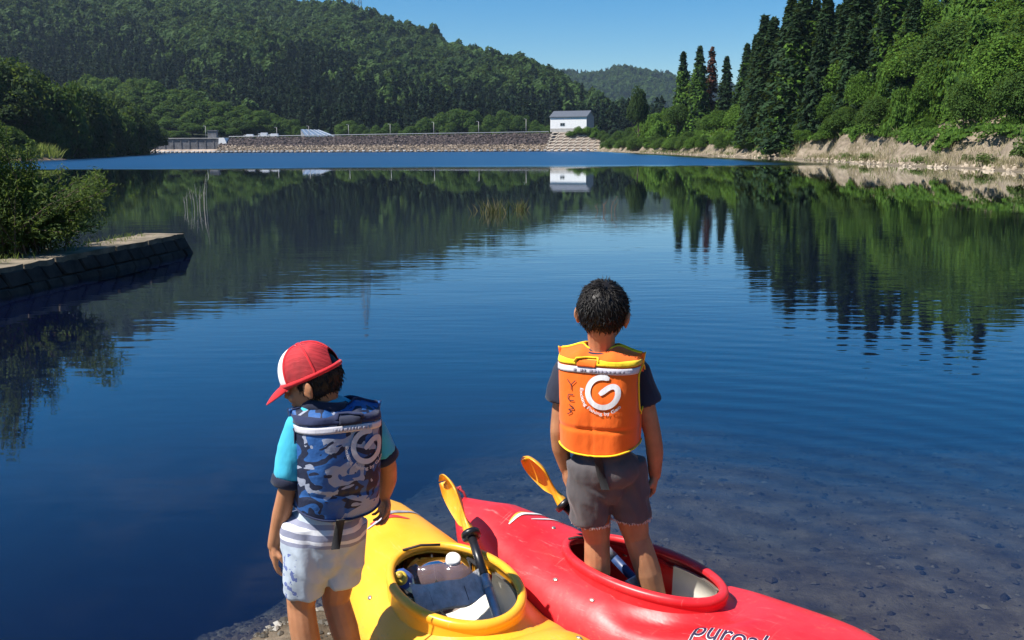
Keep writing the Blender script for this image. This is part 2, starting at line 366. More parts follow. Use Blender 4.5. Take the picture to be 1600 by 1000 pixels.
# lake -----------------------------------------------------------------
m, n, out = NT('water'); M['water'] = m
geo = N(n, 'NewGeometry').outputs['Position']; sp = N(n, 'SeparateXYZ', {0: geo})
px_, py_ = sp.outputs[0], sp.outputs[1]
dist = N(n, 'VectorMath', {0: geo, 1: (0, 0, CAM_H)}, operation='DISTANCE').outputs['Value']
w1 = N(n, 'TexNoise', {'Vector': N(n, 'Mapping', {'Vector': geo, 'Scale': (.55, 2.3, 1), 'Rotation': (0, 0, R(8))}).outputs[0], 'Scale': 2.6, 'Detail': 2.0, 'Roughness': .45}).outputs[0]
w2 = N(n, 'TexNoise', {'Vector': N(n, 'Mapping', {'Vector': geo, 'Scale': (.4, 1.5, 1), 'Rotation': (0, 0, R(-12))}).outputs[0], 'Scale': .55, 'Detail': 2.0, 'Roughness': .5}).outputs[0]
rc = N(n, 'VectorMath', {0: geo, 1: (.3, 3.4, 0)}, operation='DISTANCE').outputs['Value']
rw = mth(n, 'SINE', mth(n, 'ADD', mth(n, 'MULTIPLY', rc, 21.0), mth(n, 'MULTIPLY', w2, 9.0)))
calm = N(n, 'TexNoise', {'Vector': N(n, 'Mapping', {'Vector': geo, 'Scale': (.05, .12, 1)}).outputs[0], 'Scale': 1.0, 'Detail': 2.0}).outputs[0]
calmf = ramp(n, calm, [(.38, (.25,) * 3), (.62, (1,) * 3)])
midf = ramp(n, mth(n, 'MULTIPLY', dist, .02), [(.02, (.35,) * 3), (.10, (.9,) * 3), (.36, (.95,) * 3), (.62, (.22,) * 3), (1.0, (.1,) * 3)])
ringf = ramp(n, mth(n, 'MULTIPLY', rc, .1), [(.03, (0,) * 3), (.10, (.9,) * 3), (.45, (.5,) * 3), (.8, (0,) * 3)])
ringf = mth(n, 'MULTIPLY', ringf, ramp(n, mth(n, 'MULTIPLY_ADD', px_, .15, .4), [(.35, (.15,) * 3), (.6, (1,) * 3)]))
h = mth(n, 'ADD', mth(n, 'MULTIPLY', w1, .0036), mth(n, 'MULTIPLY', w2, .008))
h = mth(n, 'ADD', mth(n, 'MULTIPLY', h, mth(n, 'MULTIPLY', calmf, midf)), mth(n, 'MULTIPLY', rw, mth(n, 'MULTIPLY', ringf, .0008)))
bp = N(n, 'Bump', {'Height': h, 'Strength': 1.0, 'Distance': 1.0}).outputs[0]
edge = N(n, 'TexNoise', {'Vector': N(n, 'Mapping', {'Vector': geo, 'Scale': (.03, .06, 1)}).outputs[0], 'Scale': 1.0, 'Detail': 3.0}).outputs[0]
yy = mth(n, 'ADD', py_, mth(n, 'ADD', mth(n, 'MULTIPLY', edge, 22.0), mth(n, 'MULTIPLY', px_, -.12)))
ruf = ramp(n, mth(n, 'MULTIPLY', yy, .005), [(.445, (0,) * 3), (.515, (1,) * 3)])
ruf = mth(n, 'MULTIPLY', ruf, ramp(n, mth(n, 'MULTIPLY_ADD', px_, .01, .5), [(.74, (1,) * 3), (.84, (.0,) * 3)]))
rough = mth(n, 'ADD', mth(n, 'MULTIPLY', ruf, .42), .02)
fr = N(n, 'Fresnel', {'IOR': 1.50, 'Normal': bp}).outputs[0]; fr = mth(n, 'MULTIPLY', fr, mth(n, 'MULTIPLY_ADD', ruf, -.45, 1.0)); fr = mth(n, 'MULTIPLY', fr, N(n, 'MapRange', {0: fr, 1: .05, 2: .25, 3: .58, 4: 1.30}, interpolation_type='SMOOTHSTEP').outputs[0], clamp=True)
gl = N(n, 'BsdfGlossy', {'Color': (.96, .98, 1, 1), 'Roughness': rough, 'Normal': bp}, distribution='BECKMANN')
tr = N(n, 'BsdfTransparent', {'Color': (.93, .97, .98, 1)})
df = N(n, 'BsdfDiffuse', {'Color': (.006, .011, .055, 1)})
body = N(n, 'MixShader', {0: .30}); n.links.new(tr.outputs[0], body.inputs[1]); n.links.new(df.outputs[0], body.inputs[2])
mx = N(n, 'MixShader', {0: fr}); n.links.new(body.outputs[0], mx.inputs[1]); n.links.new(gl.outputs[0], mx.inputs[2])
n.links.new(mx.outputs[0], out.inputs[0])
va = N(n, 'VolumeAbsorption', {'Color': (.40, .58, .72, 1), 'Density': 1.5}); n.links.new(va.outputs[0], out.inputs['Volume'])
wb = MB().box((-60, 160, -3.5), (320, 440, 7.0)); o = wb.build('water', M['water'], smooth=False); tag(o, kind='structure')
# haze over the valley
m, n, out = NT('haze_air'); pv = N(n, 'VolumePrincipled', {'Color': (.55, .72, .95, 1), 'Density': HAZE if 'HAZE' in globals() else .00009, 'Anisotropy': .2}); n.links.new(pv.outputs[0], out.inputs['Volume'])
tag(MB().box((-100, 1200, 200), (5600, 3000, 420)).build('haze', m, smooth=False), kind='stuff')
# ------------------------------------------------------------------ vegetation
def leaves(P, Nn, size, asp=.55, jit=.6, r=None):
    """diamond leaf faces at P, normals Nn jittered; returns verts, faces"""
    r = r or rng; n = len(P); P = np.asarray(P, float); Nn = np.asarray(Nn, float)
    Nn = Nn + jit * r.normal(size=(n, 3)); Nn /= np.linalg.norm(Nn, axis=1, keepdims=True) + 1e-9
    t = r.normal(size=(n, 3)); t -= Nn * (t * Nn).sum(1, keepdims=True); t /= np.linalg.norm(t, axis=1, keepdims=True) + 1e-9
    b = np.cross(Nn, t); s = (np.asarray(size) * r.uniform(.65, 1.35, n))[:, None] if np.ndim(size) == 0 else (size * r.uniform(.65, 1.35, n))[:, None]
    v = np.stack([P - t * s, P - b * s * asp - Nn * s * .12, P + t * s, P + b * s * asp - Nn * s * .12], 1).reshape(-1, 3)
    return v, np.arange(4 * n).reshape(-1, 4)
def mesh_of(name, v, f, mat):
    me = bpy.data.meshes.new(name); me.from_pydata(v.tolist(), [], f.tolist()); me.materials.append(mat); me.update(); return me
def merge(parts):
    V, Fs, b = [], [], 0
    for v, f in parts: V.append(v); Fs.append(f + b); b += len(v)
    return np.concatenate(V), np.concatenate(Fs)
def dirs(n): d = rng.normal(size=(n, 3)); return d / np.linalg.norm(d, axis=1, keepdims=True)

def crown_broad(n, leaf, lobes=14, w=1.0, h=1.0, low=-.5):
    """unit crown: radius ~1, centre z=1"""
    c = dirs(lobes); c[:, 2] = np.abs(c[:, 2]) * 1.25 + low * rng.uniform(0, 1, lobes); c *= rng.uniform(.35, .72, lobes)[:, None]; rad = rng.uniform(.30, .52, lobes)
    k = rng.integers(0, lobes, n); d = dirs(n); d[:, 2] = np.where(d[:, 2] < -.3, -d[:, 2], d[:, 2])
    P = c[k] + d * (rad[k] * rng.uniform(.72, 1.06, n))[:, None]
    Nn = d * .6 + np.array([0, 0, .6]) + P * .3
    v, f = leaves(P, Nn, leaf); v = v * np.array([w, w, h]); v[:, 2] += 1.0 * h; return v, f
def crown_conifer(n, leaf, rad=.2, droop=.35, top=1.0, base=.06, rag=.3):
    """unit height cone; branch sprays in whorls"""
    nb = n // 9; hz = base + (top - base) * rng.uniform(0, 1, nb) ** 1.25; az = rng.uniform(0, 2 * math.pi, nb)
    L = rad * (1.02 - hz / top) ** (.72 if rag > .4 else .92) * rng.uniform(1 - rag, 1.12, nb) + .012
    k = np.repeat(np.arange(nb), 9); t = np.tile(np.linspace(.25, 1, 9), nb)
    a = az[k] + rng.normal(0, .10, nb * 9); rr = L[k] * t
    P = np.stack([rr * np.cos(a), rr * np.sin(a), hz[k] - droop * rr * t + .01 * rng.normal(size=nb * 9)], 1)
    Nn = np.stack([np.cos(a) * .5, np.sin(a) * .5, np.full(nb * 9, .9)], 1)
    return leaves(P, Nn, leaf, .5, .5)
def crown_mound(n, leaf, seed, h=.75):
    """vine-draped shrub: lumpy dome of radius 1"""
    d = dirs(n); d[:, 2] = np.abs(d[:, 2]); az = np.arctan2(d[:, 1], d[:, 0])
    lump = 1 + .34 * fbm(d[:, 0] * 2.2 + seed, d[:, 1] * 2.2, d[:, 2] * 2.2, o=3, seed=seed)
    P = d * (lump * rng.uniform(.8, 1.03, n))[:, None]; P[:, 2] *= h
    return leaves(P, d + np.array([0, 0, .35]), leaf, .7, .55)
def trunk_mesh(name, h, r, limbs=6, spread=.5, z0=.35):
    mb = MB(); mb.tube([(0, 0, -.05 * h), (.02 * h, 0, .3 * h), (-.01 * h, .02 * h, .65 * h), (0, 0, h)], [r * 1.25, r, r * .7, r * .2], 6)
    for i in range(limbs):
        a = i * 2.4; z = h * (z0 + .55 * i / max(1, limbs)); e = spread * h * (1 - .4 * i / max(1, limbs))
        mb.tube([(0, 0, z), (e * .5 * math.cos(a), e * .5 * math.sin(a), z + e * .3), (e * math.cos(a), e * math.sin(a), z + e * .75)], [r * .45, r * .3, r * .1], 4, False)
    me = bpy.data.meshes.new(name); me.from_pydata(mb.v, [], mb.f); me.materials.append(M['bark']); me.update(); return me

CR = {}
for i in range(3): CR['broad', i] = mesh_of('crown', *crown_broad(7000, .058, 20), M['leaf_broad'])
for i in range(2): CR['dark', i] = mesh_of('crown', *crown_broad(6500, .06, 20), M['leaf_dark'])
for i in range(3): CR['conifer', i] = mesh_of('crown', *crown_conifer(6300, .024, .17 + .02 * i), M['leaf_conifer'])
for i in range(2): CR['ivy', i] = mesh_of('crown', *merge([crown_conifer(4500, .022, .13, .2, 1.0, .03, .5)]), M['leaf_conifer'])
CR['dead', 0] = mesh_of('crown', *crown_conifer(2200, .02, .12, .3, 1.0, .1, .5), M['leaf_dead'])
def crown_bush(n, leaf, lobes):
    v, f = crown_broad(n, leaf, lobes); v[:, 2] = (v[:, 2] - .25) * .46; return v, f
for i in range(4): CR['mound', i] = mesh_of('crown', *(crown_mound(9000, .040, 5 + i) if i == 0 else crown_bush(9000, .042, 24 + 4 * i)), M['leaf_vine'])
for i in range(2): CR['mound_dark', i] = mesh_of('crown', *crown_bush(8000, .042, 20 + 6 * i), M['leaf_broad'])
def vines_mesh(i):   # vine leaves climbing the lower half of a conifer, unit height
    n = 1500; h = rng.uniform(0, 1, n) ** 1.3 * .78; a = rng.uniform(0, 6.283, n); rr = .135 * (1.02 - h) ** .6 * (1 + .4 * vn(a * 2, h * 9, seed=i)) * rng.uniform(.8, 1.1, n)
    return mesh_of('vines', *leaves(np.stack([rr * np.cos(a), rr * np.sin(a), h], 1), np.stack([np.cos(a), np.sin(a), np.full(n, .4)], 1), .016, .7, .6), M['leaf_vine'])
VINES = [vines_mesh(0), vines_mesh(1)]
TR_B = trunk_mesh('trunk', 1.25, .07); TR_C = trunk_mesh('trunk', .97, .014, 0); TR_M = trunk_mesh('stems', .62, .03, 5, .8, .1)

def broad(x, y, z, h, w, label, group, kind='broad', i=None, name='broadleaf_tree'):
    t = thing(name, label, 'tree', (x, y, z), rng.uniform(0, 6.28), group)
    hu = 1.95
    c = link('crown', CR[kind, int(i if i is not None else rng.integers(0, 2))], t); c.scale = (w / 2.0, w / 2.0, h / hu * .98)
    k = link('trunk', TR_B, t); k.scale = (w / 2, w / 2, h / hu * .85); return t
def conifer(x, y, z, h, label, group, kind='conifer', wide=1.0, vines=False, name='conifer_tree'):
    t = thing(name, label, 'tree', (x, y, z), rng.uniform(0, 6.28), group); nv = {'conifer': 3, 'ivy': 2, 'dead': 1}[kind]
    c = link('crown', CR[kind, int(rng.integers(0, nv))], t); c.scale = (h * wide, h * wide, h)
    k = link('trunk', TR_C, t); k.scale = (h, h, h)
    if vines: q = link('vines', VINES[int(rng.integers(0, 2))], t); q.scale = (h * wide * 1.05, h * wide * 1.05, h)
    return t
def mound(x, y, z, w, h, label, group, kind='mound'):
    t = thing('leafy_shrub', label, 'shrub', (x, y, z), rng.uniform(0, 6.28), group)
    c = link('crown', CR[kind, int(rng.integers(0, {'mound': 4, 'mound_dark': 2, 'sparse': 1}[kind]))], t); c.scale = (w / 2, w / 2, h / .78)
    k = link('stems', TR_M, t); k.scale = (w / 2, w / 2, h); return t
def rz_(x, y): return float(right_z(x - xr(y), y))

# right slope: vine cover as one mass -------------------------------------------------
P, Nn, Sz = [], [], []
for y0, y1, n, sz in ((52, 85, 26000, .13), (85, 130, 24000, .18), (130, 210, 17000, .33), (210, 350, 12000, .5)):
    y = rng.uniform(y0, y1, n); u = 3.4 + rng.uniform(0, 1, n) ** 1.3 * 48 * (1 if y0 > 60 else .7); x = xr(y) + u; z = right_z(u, y)
    ch = cliff_h(y); keep = z > ch * .80 + .5 * vn(y * .5, u * .5, seed=81) + .35
    lump = 1.0 + fbm(u * .45, y * .45, o=3, seed=83); P.append(np.stack([x, y, z + np.clip(lump, .05, 3) * .75 * rng.uniform(.2, 1.05, n) * sstep(3.4, 6.5, u)], 1)[keep]); Sz.append(np.full(keep.sum(), sz)); Nn.append(np.tile([-.45, -.1, .8], (keep.sum(), 1)))
P, Nn, Sz = np.concatenate(P), np.concatenate(Nn), np.concatenate(Sz)
o = link('vine_cover', mesh_of('vine_cover', *leaves(P, Nn, Sz, .7, .5), M['leaf_vine'])); tag(o, kind='stuff')
# hanging creepers over the bare cliff
P, Nn = [], []
for _ in range(520):
    y = rng.uniform(56, 330); ch = float(cliff_h(y)); L = rng.uniform(.4, 2.2) * (.6 if y < 125 else 1.0) * (1.6 if vn(y * .13, 5.5, seed=85) > .1 else .35); k = int(26 * (1 + L))
    t = rng.uniform(0, 1, k); uu = 5.0 - t * (1.4) - .1; yy = y + rng.normal(0, .4, k) * (1 - .5 * t); zz = np.maximum(right_z(uu, yy) + .15, ch + .7 - t * L); P.append(np.stack([xr(yy) + uu - .25, yy, zz], 1))
P = np.concatenate(P); o = link('hanging_creeper', mesh_of('hanging_creeper', *leaves(P, np.tile([-.8, -.3, .4], (len(P), 1)), .2, .6, .5), M['leaf_vine'])); tag(o, kind='stuff')
# dry scrub on the foot of the bank
P, Nn = [], []
V, Fc = [], []
def blades(P, hgt, w, lean=.4):
    n = len(P); a = rng.uniform(0, 6.28, n); d = np.stack([np.cos(a), np.sin(a), 0 * a], 1); l = (rng.normal(0, lean, (n, 2))); h = hgt * rng.uniform(.5, 1.25, n)
    top = P + np.stack([l[:, 0] * h, l[:, 1] * h, h], 1); mid = (P + top) / 2; mid[:, 2] += .08 * h
    v = np.stack([P - d * w, P + d * w, mid + d * w * .8, top, mid - d * w * .8], 1).reshape(-1, 3)
    b = np.arange(n)[:, None] * 5; return v, np.concatenate([b + np.array([[0, 1, 2, 4]])]), np.concatenate([b + np.array([[4, 2, 3]])])
def blade_obj(name, P, hgt, w, mat, lean=.4):
    v, q, t = blades(np.asarray(P, float), hgt, w, lean); me = bpy.data.meshes.new(name); me.from_pydata(v.tolist(), [], q.tolist() + t.tolist()); me.materials.append(mat); me.update(); return me
n = 9000; y = rng.uniform(56, 330, n); y = np.where(rng.uniform(size=n) < .5, rng.uniform(56, 140, n), y); u = rng.uniform(.6, 4.2, n); keep = vn(y * .22, u * .4, seed=87) > -.05
y, u = y[keep], u[keep]; P = np.stack([xr(y) + u, y, right_z(u, y) - .03], 1)
tag(link('dry_scrub', blade_obj('dry_scrub', P, .75, .018, M['dry_grass'], .45)), kind='stuff')
n = 5200; y = rng.uniform(56, 260, n); u = rng.uniform(.3, 4.0, n); keep = vn(y * .3, u * .5, seed=89) > .25; y, u = y[keep], u[keep]
tag(link('shore_weeds', blade_obj('shore_weeds', np.stack([xr(y) + u, y, right_z(u, y) - .03], 1), .6, .03, M['grass'], .5)), kind='stuff')
# debris and stones along the right waterline
mb = MB(); 
for _ in range(420):
    y = 56 + 270 * rng.uniform() ** 1.6; u = rng.uniform(-.3, 1.6); r = rng.uniform(.06, .22)
    mb.ell((float(xr(y)) + u, y, float(right_z(u, y)) + r * .2), (r * rng.uniform(.8, 1.8), r, r * .6), Euler(tuple(rng.uniform(0, 3, 3))).to_matrix(), 6, 4)
tag(mb.build('shore_stones', M['stone_dark'] if False else M['clay'], smooth=False), kind='stuff')

# shrubs on the right slope (every one a thing)
GS = 'shrubs draped in vines on the right bank'
LS = 'bright green vine-draped shrub on the slope above the right bank'
done = []
def free(x, y, d):
    for a, b, c in done:
        if (a - x) ** 2 + (b - y) ** 2 < (min(d, c) * .8) ** 2: return False
    done.append((x, y, d)); return True
cnt = 0
for _ in range(4000):
    if cnt >= 150: break
    y = 54 + 285 * rng.uniform() ** 1.5; w = rng.uniform(3.2, 6.0) * (1 if y < 150 else 1.15); u = 5.0 + w * .55 + rng.uniform() ** 1.2 * (34 if y < 200 else 18)
    x = float(xr(y)) + u
    if not free(x, y, w): continue
    cnt += 1; dk = rng.uniform() < .3
    mound(x, y, rz_(x, y) - .3, w, w * rng.uniform(.5, .8), LS if not dk else 'darker leafy shrub among the vine-draped shrubs on the right bank', GS if not dk else 'darker shrubs on the right bank', 'mound' if not dk else 'mound_dark')
# shrubs at the edge of the bare cliff
for y, u, w, h in ((118, 4.2, 5.0, 3.6), (143, 3.6, 4.6, 3.4), (158, 3.4, 3.2, 2.4), (205, 3.4, 4.5, 3.2), (232, 2.8, 4.5, 3.6), (262, 2.5, 5.5, 4.2), (276, 2.5, 5.0, 3.5), (76, 5.2, 2.0, 1.8), (92, 5.4, 2.4, 1.8), (66, 5.4, 2.6, 2.0)):
    mound(float(xr(y)) + u, y, float(right_z(u, y)) - .4, w, h, 'leafy shrub hanging over the bare clay face of the right bank', 'shrubs over the clay face', 'mound_dark' if y > 100 else 'mound')
CR['sparse', 0] = mesh_of('crown', *crown_bush(650, .10, 9), M['leaf_willow'])
for y, u, w, h in ((71, .9, 1.9, 1.2), (64, 1.4, 2.6, 2.1), (96, 1.0, 1.7, 1.0), (128, 1.0, 2.2, 1.3), (82, 1.3, 1.2, .8), (108, 1.4, 1.6, .9), (76, 2.0, 1.0, .9)):
    mound(float(xr(y)) + u, y, float(right_z(u, y)) - .1, w, h, 'small sparse green bush growing at the foot of the right clay bank', 'small bushes at the foot of the clay bank', 'sparse')
# conifers of the group by the dam end of the slope
def pick(px, py_top, Y, label, group=None, **kw):
    p = atY(px, py_top, Y); z = rz_(p.x, Y) - .4; return conifer(p.x, Y, z, p.z - z, label, group, **kw)
pick(1068, 82, 236, 'leftmost of the tall narrow conifers in the group on the right slope', kind='ivy', vines=True, wide=1.1)
pick(1094, 72, 228, 'tall vine-clad conifer just left of the reddish dead conifer', kind='ivy', vines=True, wide=1.1)
pick(1113, 74, 232, 'dead conifer with reddish brown needles on the right slope', kind='dead', name='dead_conifer', wide=1.2)
pick(1136, 88, 224, 'conifer just right of the reddish dead conifer', kind='ivy', wide=1.25)
p = atY(999, 136, 262); z = rz_(p.x, 262); broad(p.x, 262, z, p.z - z, 7, 'small dark round tree standing alone on the bank skyline left of the conifers', None, 'dark', 0)
LC = 'dark tall conifer in the stand on the right slope'
for px, py, Y in ((1168, 70, 190), (1182, 55, 176), (1196, 26, 165), (1210, 30, 158), (1222, 48, 172), (1238, -2, 150), (1258, -18, 146), (1276, 0, 150), (1294, -6, 142), (1312, 10, 150), (1326, -14, 136), (1350, -40, 128), (1372, -30, 132), (1398, -60, 122), (1425, -40, 132), (1455, -50, 128), (1490, -60, 126), (1530, -70, 122), (1580, -80, 118), (1190, 60, 160), (1246, 20, 138), (1284, 40, 130), (1336, 30, 122), (1384, 10, 116), (1430, -10, 110)):
    pick(px, py, Y, LC, 'conifers on the right slope', vines=rng.uniform() < .35, wide=rng.uniform(.95, 1.25))
LV = 'large bright mound of vine-covered bushes high on the right slope below the conifers'
for px, py, Y, w, h in ((1440, 62, 108, 9, 6), (1490, 40, 100, 9, 6.5), (1545, 45, 92, 8, 6), (1595, 60, 84, 8, 6), (1600, -10, 98, 10, 7), (1395, 98, 112, 8, 5.5), (1530, -20, 108, 10, 7), (1470, 100, 96, 7, 5), (1350, 120, 116, 7, 5), (1590, 120, 76, 6, 5), (1300, 146, 128, 7, 5), (1550, 100, 84, 7, 5), (1510, 130, 84, 6, 4.5), (1420, 140, 98, 6, 4.5), (1370, 155, 106, 6, 4), (1640, 20, 86, 9, 7), (1580, 20, 92, 8, 6), (1455, 10, 112, 8, 6), (1330, 95, 128, 7, 6), (1255, 165, 138, 6, 4.5), (1205, 165, 158, 7, 5), (1160, 168, 178, 7, 5), (1120, 175, 196, 7, 5), (1060, 165, 230, 8, 6), (1030, 178, 250, 8, 6), (1010, 186, 272, 8, 5)):
    p = atY(px, py, Y); dk = rng.uniform() < .3; w = min(w, 2 * max(2.2, p.x - float(xr(Y)) - 5.2)) if Y < 130 else w; mound(p.x, Y, p.z - h, w, h * 1.05, LV if not dk else 'large darker leafy mound among the vine-covered mounds on the right slope', 'vine-covered mounds on the right slope' if not dk else 'darker mounds on the right slope', 'mound_dark' if dk else 'mound')
for _ in range(46):
    y = rng.uniform(118, 320); u = rng.uniform(2.2, 4.6); w = rng.uniform(2.2, 5.0); dk = rng.uniform() < .6
    mound(float(xr(y)) + u, y, float(right_z(u, y)) - .3, w, w * rng.uniform(.55, .85), 'shrub growing at the lower edge of the right bank toward the dam', 'shrubs at the lower edge of the right bank', 'mound_dark' if dk else 'mound')

# left wooded shore -------------------------------------------------
GL = 'broadleaf trees on the left shore'
def lz(x, y): return float(left_z(xl(y) - x, y))
k = 0
for px, py, Y, w in ((-70, 70, 160, 15), (5, 92, 168, 14), (45, 102, 176, 13), (85, 128, 178, 12), (128, 132, 196, 13), (20, 140, 160, 10), (60, 165, 168, 9), (100, 160, 186, 10), (150, 145, 214, 12), (170, 152, 232, 13), (196, 165, 248, 12), (214, 172, 275, 12), (130, 185, 196, 9), (160, 195, 218, 9), (185, 200, 240, 9), (208, 205, 262, 9), (228, 190, 296, 11), (240, 205, 318, 9), (30, 195, 160, 8), (75, 200, 172, 8), (-30, 150, 158, 12), (110, 205, 190, 8), (190, 150, 262, 13), (150, 205, 208, 7), (172, 213, 226, 6)):
    p = atY(px, py, Y); z = lz(p.x, Y) - .3
    broad(p.x, Y, z, max(5, p.z - z), w, 'dark broadleaf tree on the wooded left shore beyond the grassy spit', GL, 'dark' if k % 3 else 'broad'); k += 1
p = atY(203, 190, 256); z = lz(p.x, 256); mound(p.x, 256, .8, 6, 7, 'paler conical shrub at the water edge below the dark left trees', None, 'mound_dark')
GM = 'rounded trees on the mound left of the dam'
for px, py, Y, w in ((225, 122, 420, 20), (250, 128, 416, 18), (190, 130, 424, 20), (282, 138, 414, 16), (310, 148, 410, 16), (345, 158, 408, 15), (375, 165, 404, 15), (400, 172, 402, 14), (215, 150, 404, 15), (262, 158, 400, 15), (300, 170, 396, 14), (340, 182, 394, 13), (380, 188, 392, 13), (265, 182, 388, 12), (300, 192, 384, 11), (335, 197, 384, 10), (250, 200, 380, 10), (280, 204, 378, 9), (360, 200, 386, 9), (230, 178, 392, 14), (160, 120, 430, 20), (130, 118, 436, 20)):
    p = atY(px, py, Y); z = min(float(mound_z(p.x, Y)) - 1, p.z - 5)
    broad(p.x, Y, z, p.z - z, w, 'rounded green tree on the wooded mound left of the dam', GM, 'broad')
GD = 'green trees behind the dam crest'
for px, py, Y, w in ((405, 188, 412, 10), (432, 178, 416, 14), (452, 186, 414, 11), (470, 197, 408, 8), (540, 188, 420, 11), (560, 194, 416, 9), (590, 196, 414, 8), (612, 192, 420, 10), (640, 197, 418, 8), (660, 184, 424, 11), (685, 176, 428, 14), (710, 170, 432, 14), (735, 172, 430, 13), (760, 180, 428, 12), (790, 172, 436, 13), (815, 180, 430, 11), (840, 188, 426, 9), (855, 196, 420, 7), (510, 205, 405, 5), (575, 203, 408, 6), (700, 192, 420, 9), (745, 195, 418, 8), (780, 195, 416, 8), (440, 202, 406, 8), (388, 202, 404, 8), (630, 204, 408, 6)):
    p = atY(px, py, Y); broad(p.x, Y, 3.0, p.z - 3.0, w, 'green rounded tree standing behind the crest of the dam', GD, 'broad')

# forest on the far hills: instanced mass -------------------------------------------------
HB = [mesh_of('hill_crown', *crown_broad(620, .19, 9), M['leaf_hill']) for _ in range(2)] + [mesh_of('hill_conifer', *crown_conifer(540, .05, .2), M['leaf_hill_con']) for _ in range(2)]
def forest(name, pts, var, scl):
    me = bpy.data.meshes.new(name); me.from_pydata(pts.tolist(), [], []); o = link(name, me); tag(o, kind='stuff')
    for nm, ty, dat in (('var', 'INT', var), ('rot', 'FLOAT', rng.uniform(0, 6.28, len(pts)))):
        a = me.attributes.new(nm, ty, 'POINT'); a.data.foreach_set('value', dat.astype(np.int32 if ty == 'INT' else np.float32))
    a = me.attributes.new('scl', 'FLOAT_VECTOR', 'POINT'); a.data.foreach_set('vector', scl.astype(np.float32).ravel())
    ng = bpy.data.node_groups.new(name + '_nodes', 'GeometryNodeTree'); ng.interface.new_socket('Geometry', in_out='INPUT', socket_type='NodeSocketGeometry'); ng.interface.new_socket('Geometry', in_out='OUTPUT', socket_type='NodeSocketGeometry')
    gi = ng.nodes.new('NodeGroupInput'); go = ng.nodes.new('NodeGroupOutput'); J = ng.nodes.new('GeometryNodeJoinGeometry')
    def attr(nm, ty): a = ng.nodes.new('GeometryNodeInputNamedAttribute'); a.data_type = ty; a.inputs['Name'].default_value = nm; return a.outputs['Attribute']
    va, ro, sc = attr('var', 'INT'), attr('rot', 'FLOAT'), attr('scl', 'FLOAT_VECTOR')
    cx = ng.nodes.new('ShaderNodeCombineXYZ'); ng.links.new(ro, cx.inputs[2])
    for i in range(len(SRC)):
        cmp = ng.nodes.new('FunctionNodeCompare'); cmp.data_type = 'INT'; cmp.operation = 'EQUAL'; ng.links.new(va, cmp.inputs[2]); cmp.inputs[3].default_value = i
        oi = ng.nodes.new('GeometryNodeObjectInfo'); oi.inputs['Object'].default_value = SRC[i]; oi.inputs['As Instance'].default_value = True
        ip = ng.nodes.new('GeometryNodeInstanceOnPoints'); ng.links.new(gi.outputs[0], ip.inputs['Points']); ng.links.new(cmp.outputs[0], ip.inputs['Selection']); ng.links.new(oi.outputs['Geometry'], ip.inputs['Instance'])
        ng.links.new(cx.outputs[0], ip.inputs['Rotation']); ng.links.new(sc, ip.inputs['Scale']); ng.links.new(ip.outputs[0], J.inputs[0])
    ng.links.new(J.outputs[0], go.inputs[0]); md = o.modifiers.new('forest', 'NODES'); md.node_group = ng; return o
# the source trees stand on the hill themselves
SRC = []
for i, me in enumerate(HB):
    px, r = 380 + 90 * i, 640 + 30 * i
    t = thing('hill_tree', ('round broadleaf tree in the forest on the left mountainside', 'pointed dark conifer in the forest on the left mountainside')[i // 2], 'tree', ((px - 800) / F_PX * r, r, float(hill_z(px, r))), 0, ('broadleaf trees of the mountainside', 'conifers of the mountainside')[i // 2])
    c = link('crown', me, t); c.scale = (6, 6, 7) if i < 2 else (17, 17, 17); SRC.append(c)
def scatter(n, p0, p1, r0, r1, fz, conf, sb, sc):
    px = rng.uniform(p0, p1, n); r = np.sqrt(rng.uniform(r0 ** 2, r1 ** 2, n)); x = (px - 800) / F_PX * r; z = fz(px, r)
    cf = conf(px, r, x, z) > 0; var = np.where(cf, 2, 0) + rng.integers(0, 2, n); s = rng.uniform(.55, 1.5, n)
    hb = np.where(cf, sc, sb)[:, None] * s[:, None] * np.ones((1, 3)); hb[:, 2] *= np.where(cf, 1, rng.uniform(.9, 1.4, n)); return np.stack([x, r, z - .5], 1), var, hb
def hconf(px, r, x, z):
    t = (r - 460) / (hill_R(px) - 460); lim = .33 + .16 * fbm(px * .008, r * .006, o=2, seed=91) + np.interp(px, [0, 60, 200, 330, 500, 900], [-.25, .05, .12, -.05, .1, .05]); return lim - t + .12 * rng.normal(size=len(px))
P, v, s = scatter(15000, -420, 1040, 455, 990, hill_z, hconf, 5.4, 15.0); forest('hillside_forest', P, v, s)
P, v, s = scatter(7000, 780, 1300, 1500, 2160, far_z, lambda px, r, x, z: vn(x * .01, r * .008, seed=95) - .25, 6.5, 16.0); forest('mountain_forest', P, v, s)

# grass spit and left bank growth ---------------------------------------
M['spit_grass'] = leafmat('spit_grass', (.07, .10, .02), (.22, .25, .07), trans=.3)
n = 9000; y = rng.uniform(132, 166, n); u = rng.uniform(.8, 24, n); P = np.stack([xl(y) - u, y, left_z(u, y) - .05], 1)
tag(link('tall_grass', blade_obj('tall_grass', P, 1.5, .08, M['spit_grass'], .4)), kind='stuff')
n = 7000; y = rng.uniform(8.5, 17.5, n); u = rng.uniform(.62, 7, n) ; keep = (vn(y * .8, u * .8, seed=97) > -.5); y, u = y[keep], u[keep]; P = np.stack([xl(y) - u, y, left_z(u, y) - .02], 1)
tag(link('bank_grass', blade_obj('bank_grass', P, .16, .006, M['grass'], .5)), kind='stuff')
for px, py, Y, w, h in ((30, 230, 152, 5, 2.4), (6, 224, 150, 7, 4.0), (-20, 215, 150, 8, 5)):
    p = atY(px, py, Y); mound(p.x, Y, lz(p.x, Y) - .2, w, h, 'low pale green bush in the tall grass of the left spit', 'bushes on the grassy spit', 'mound_dark')
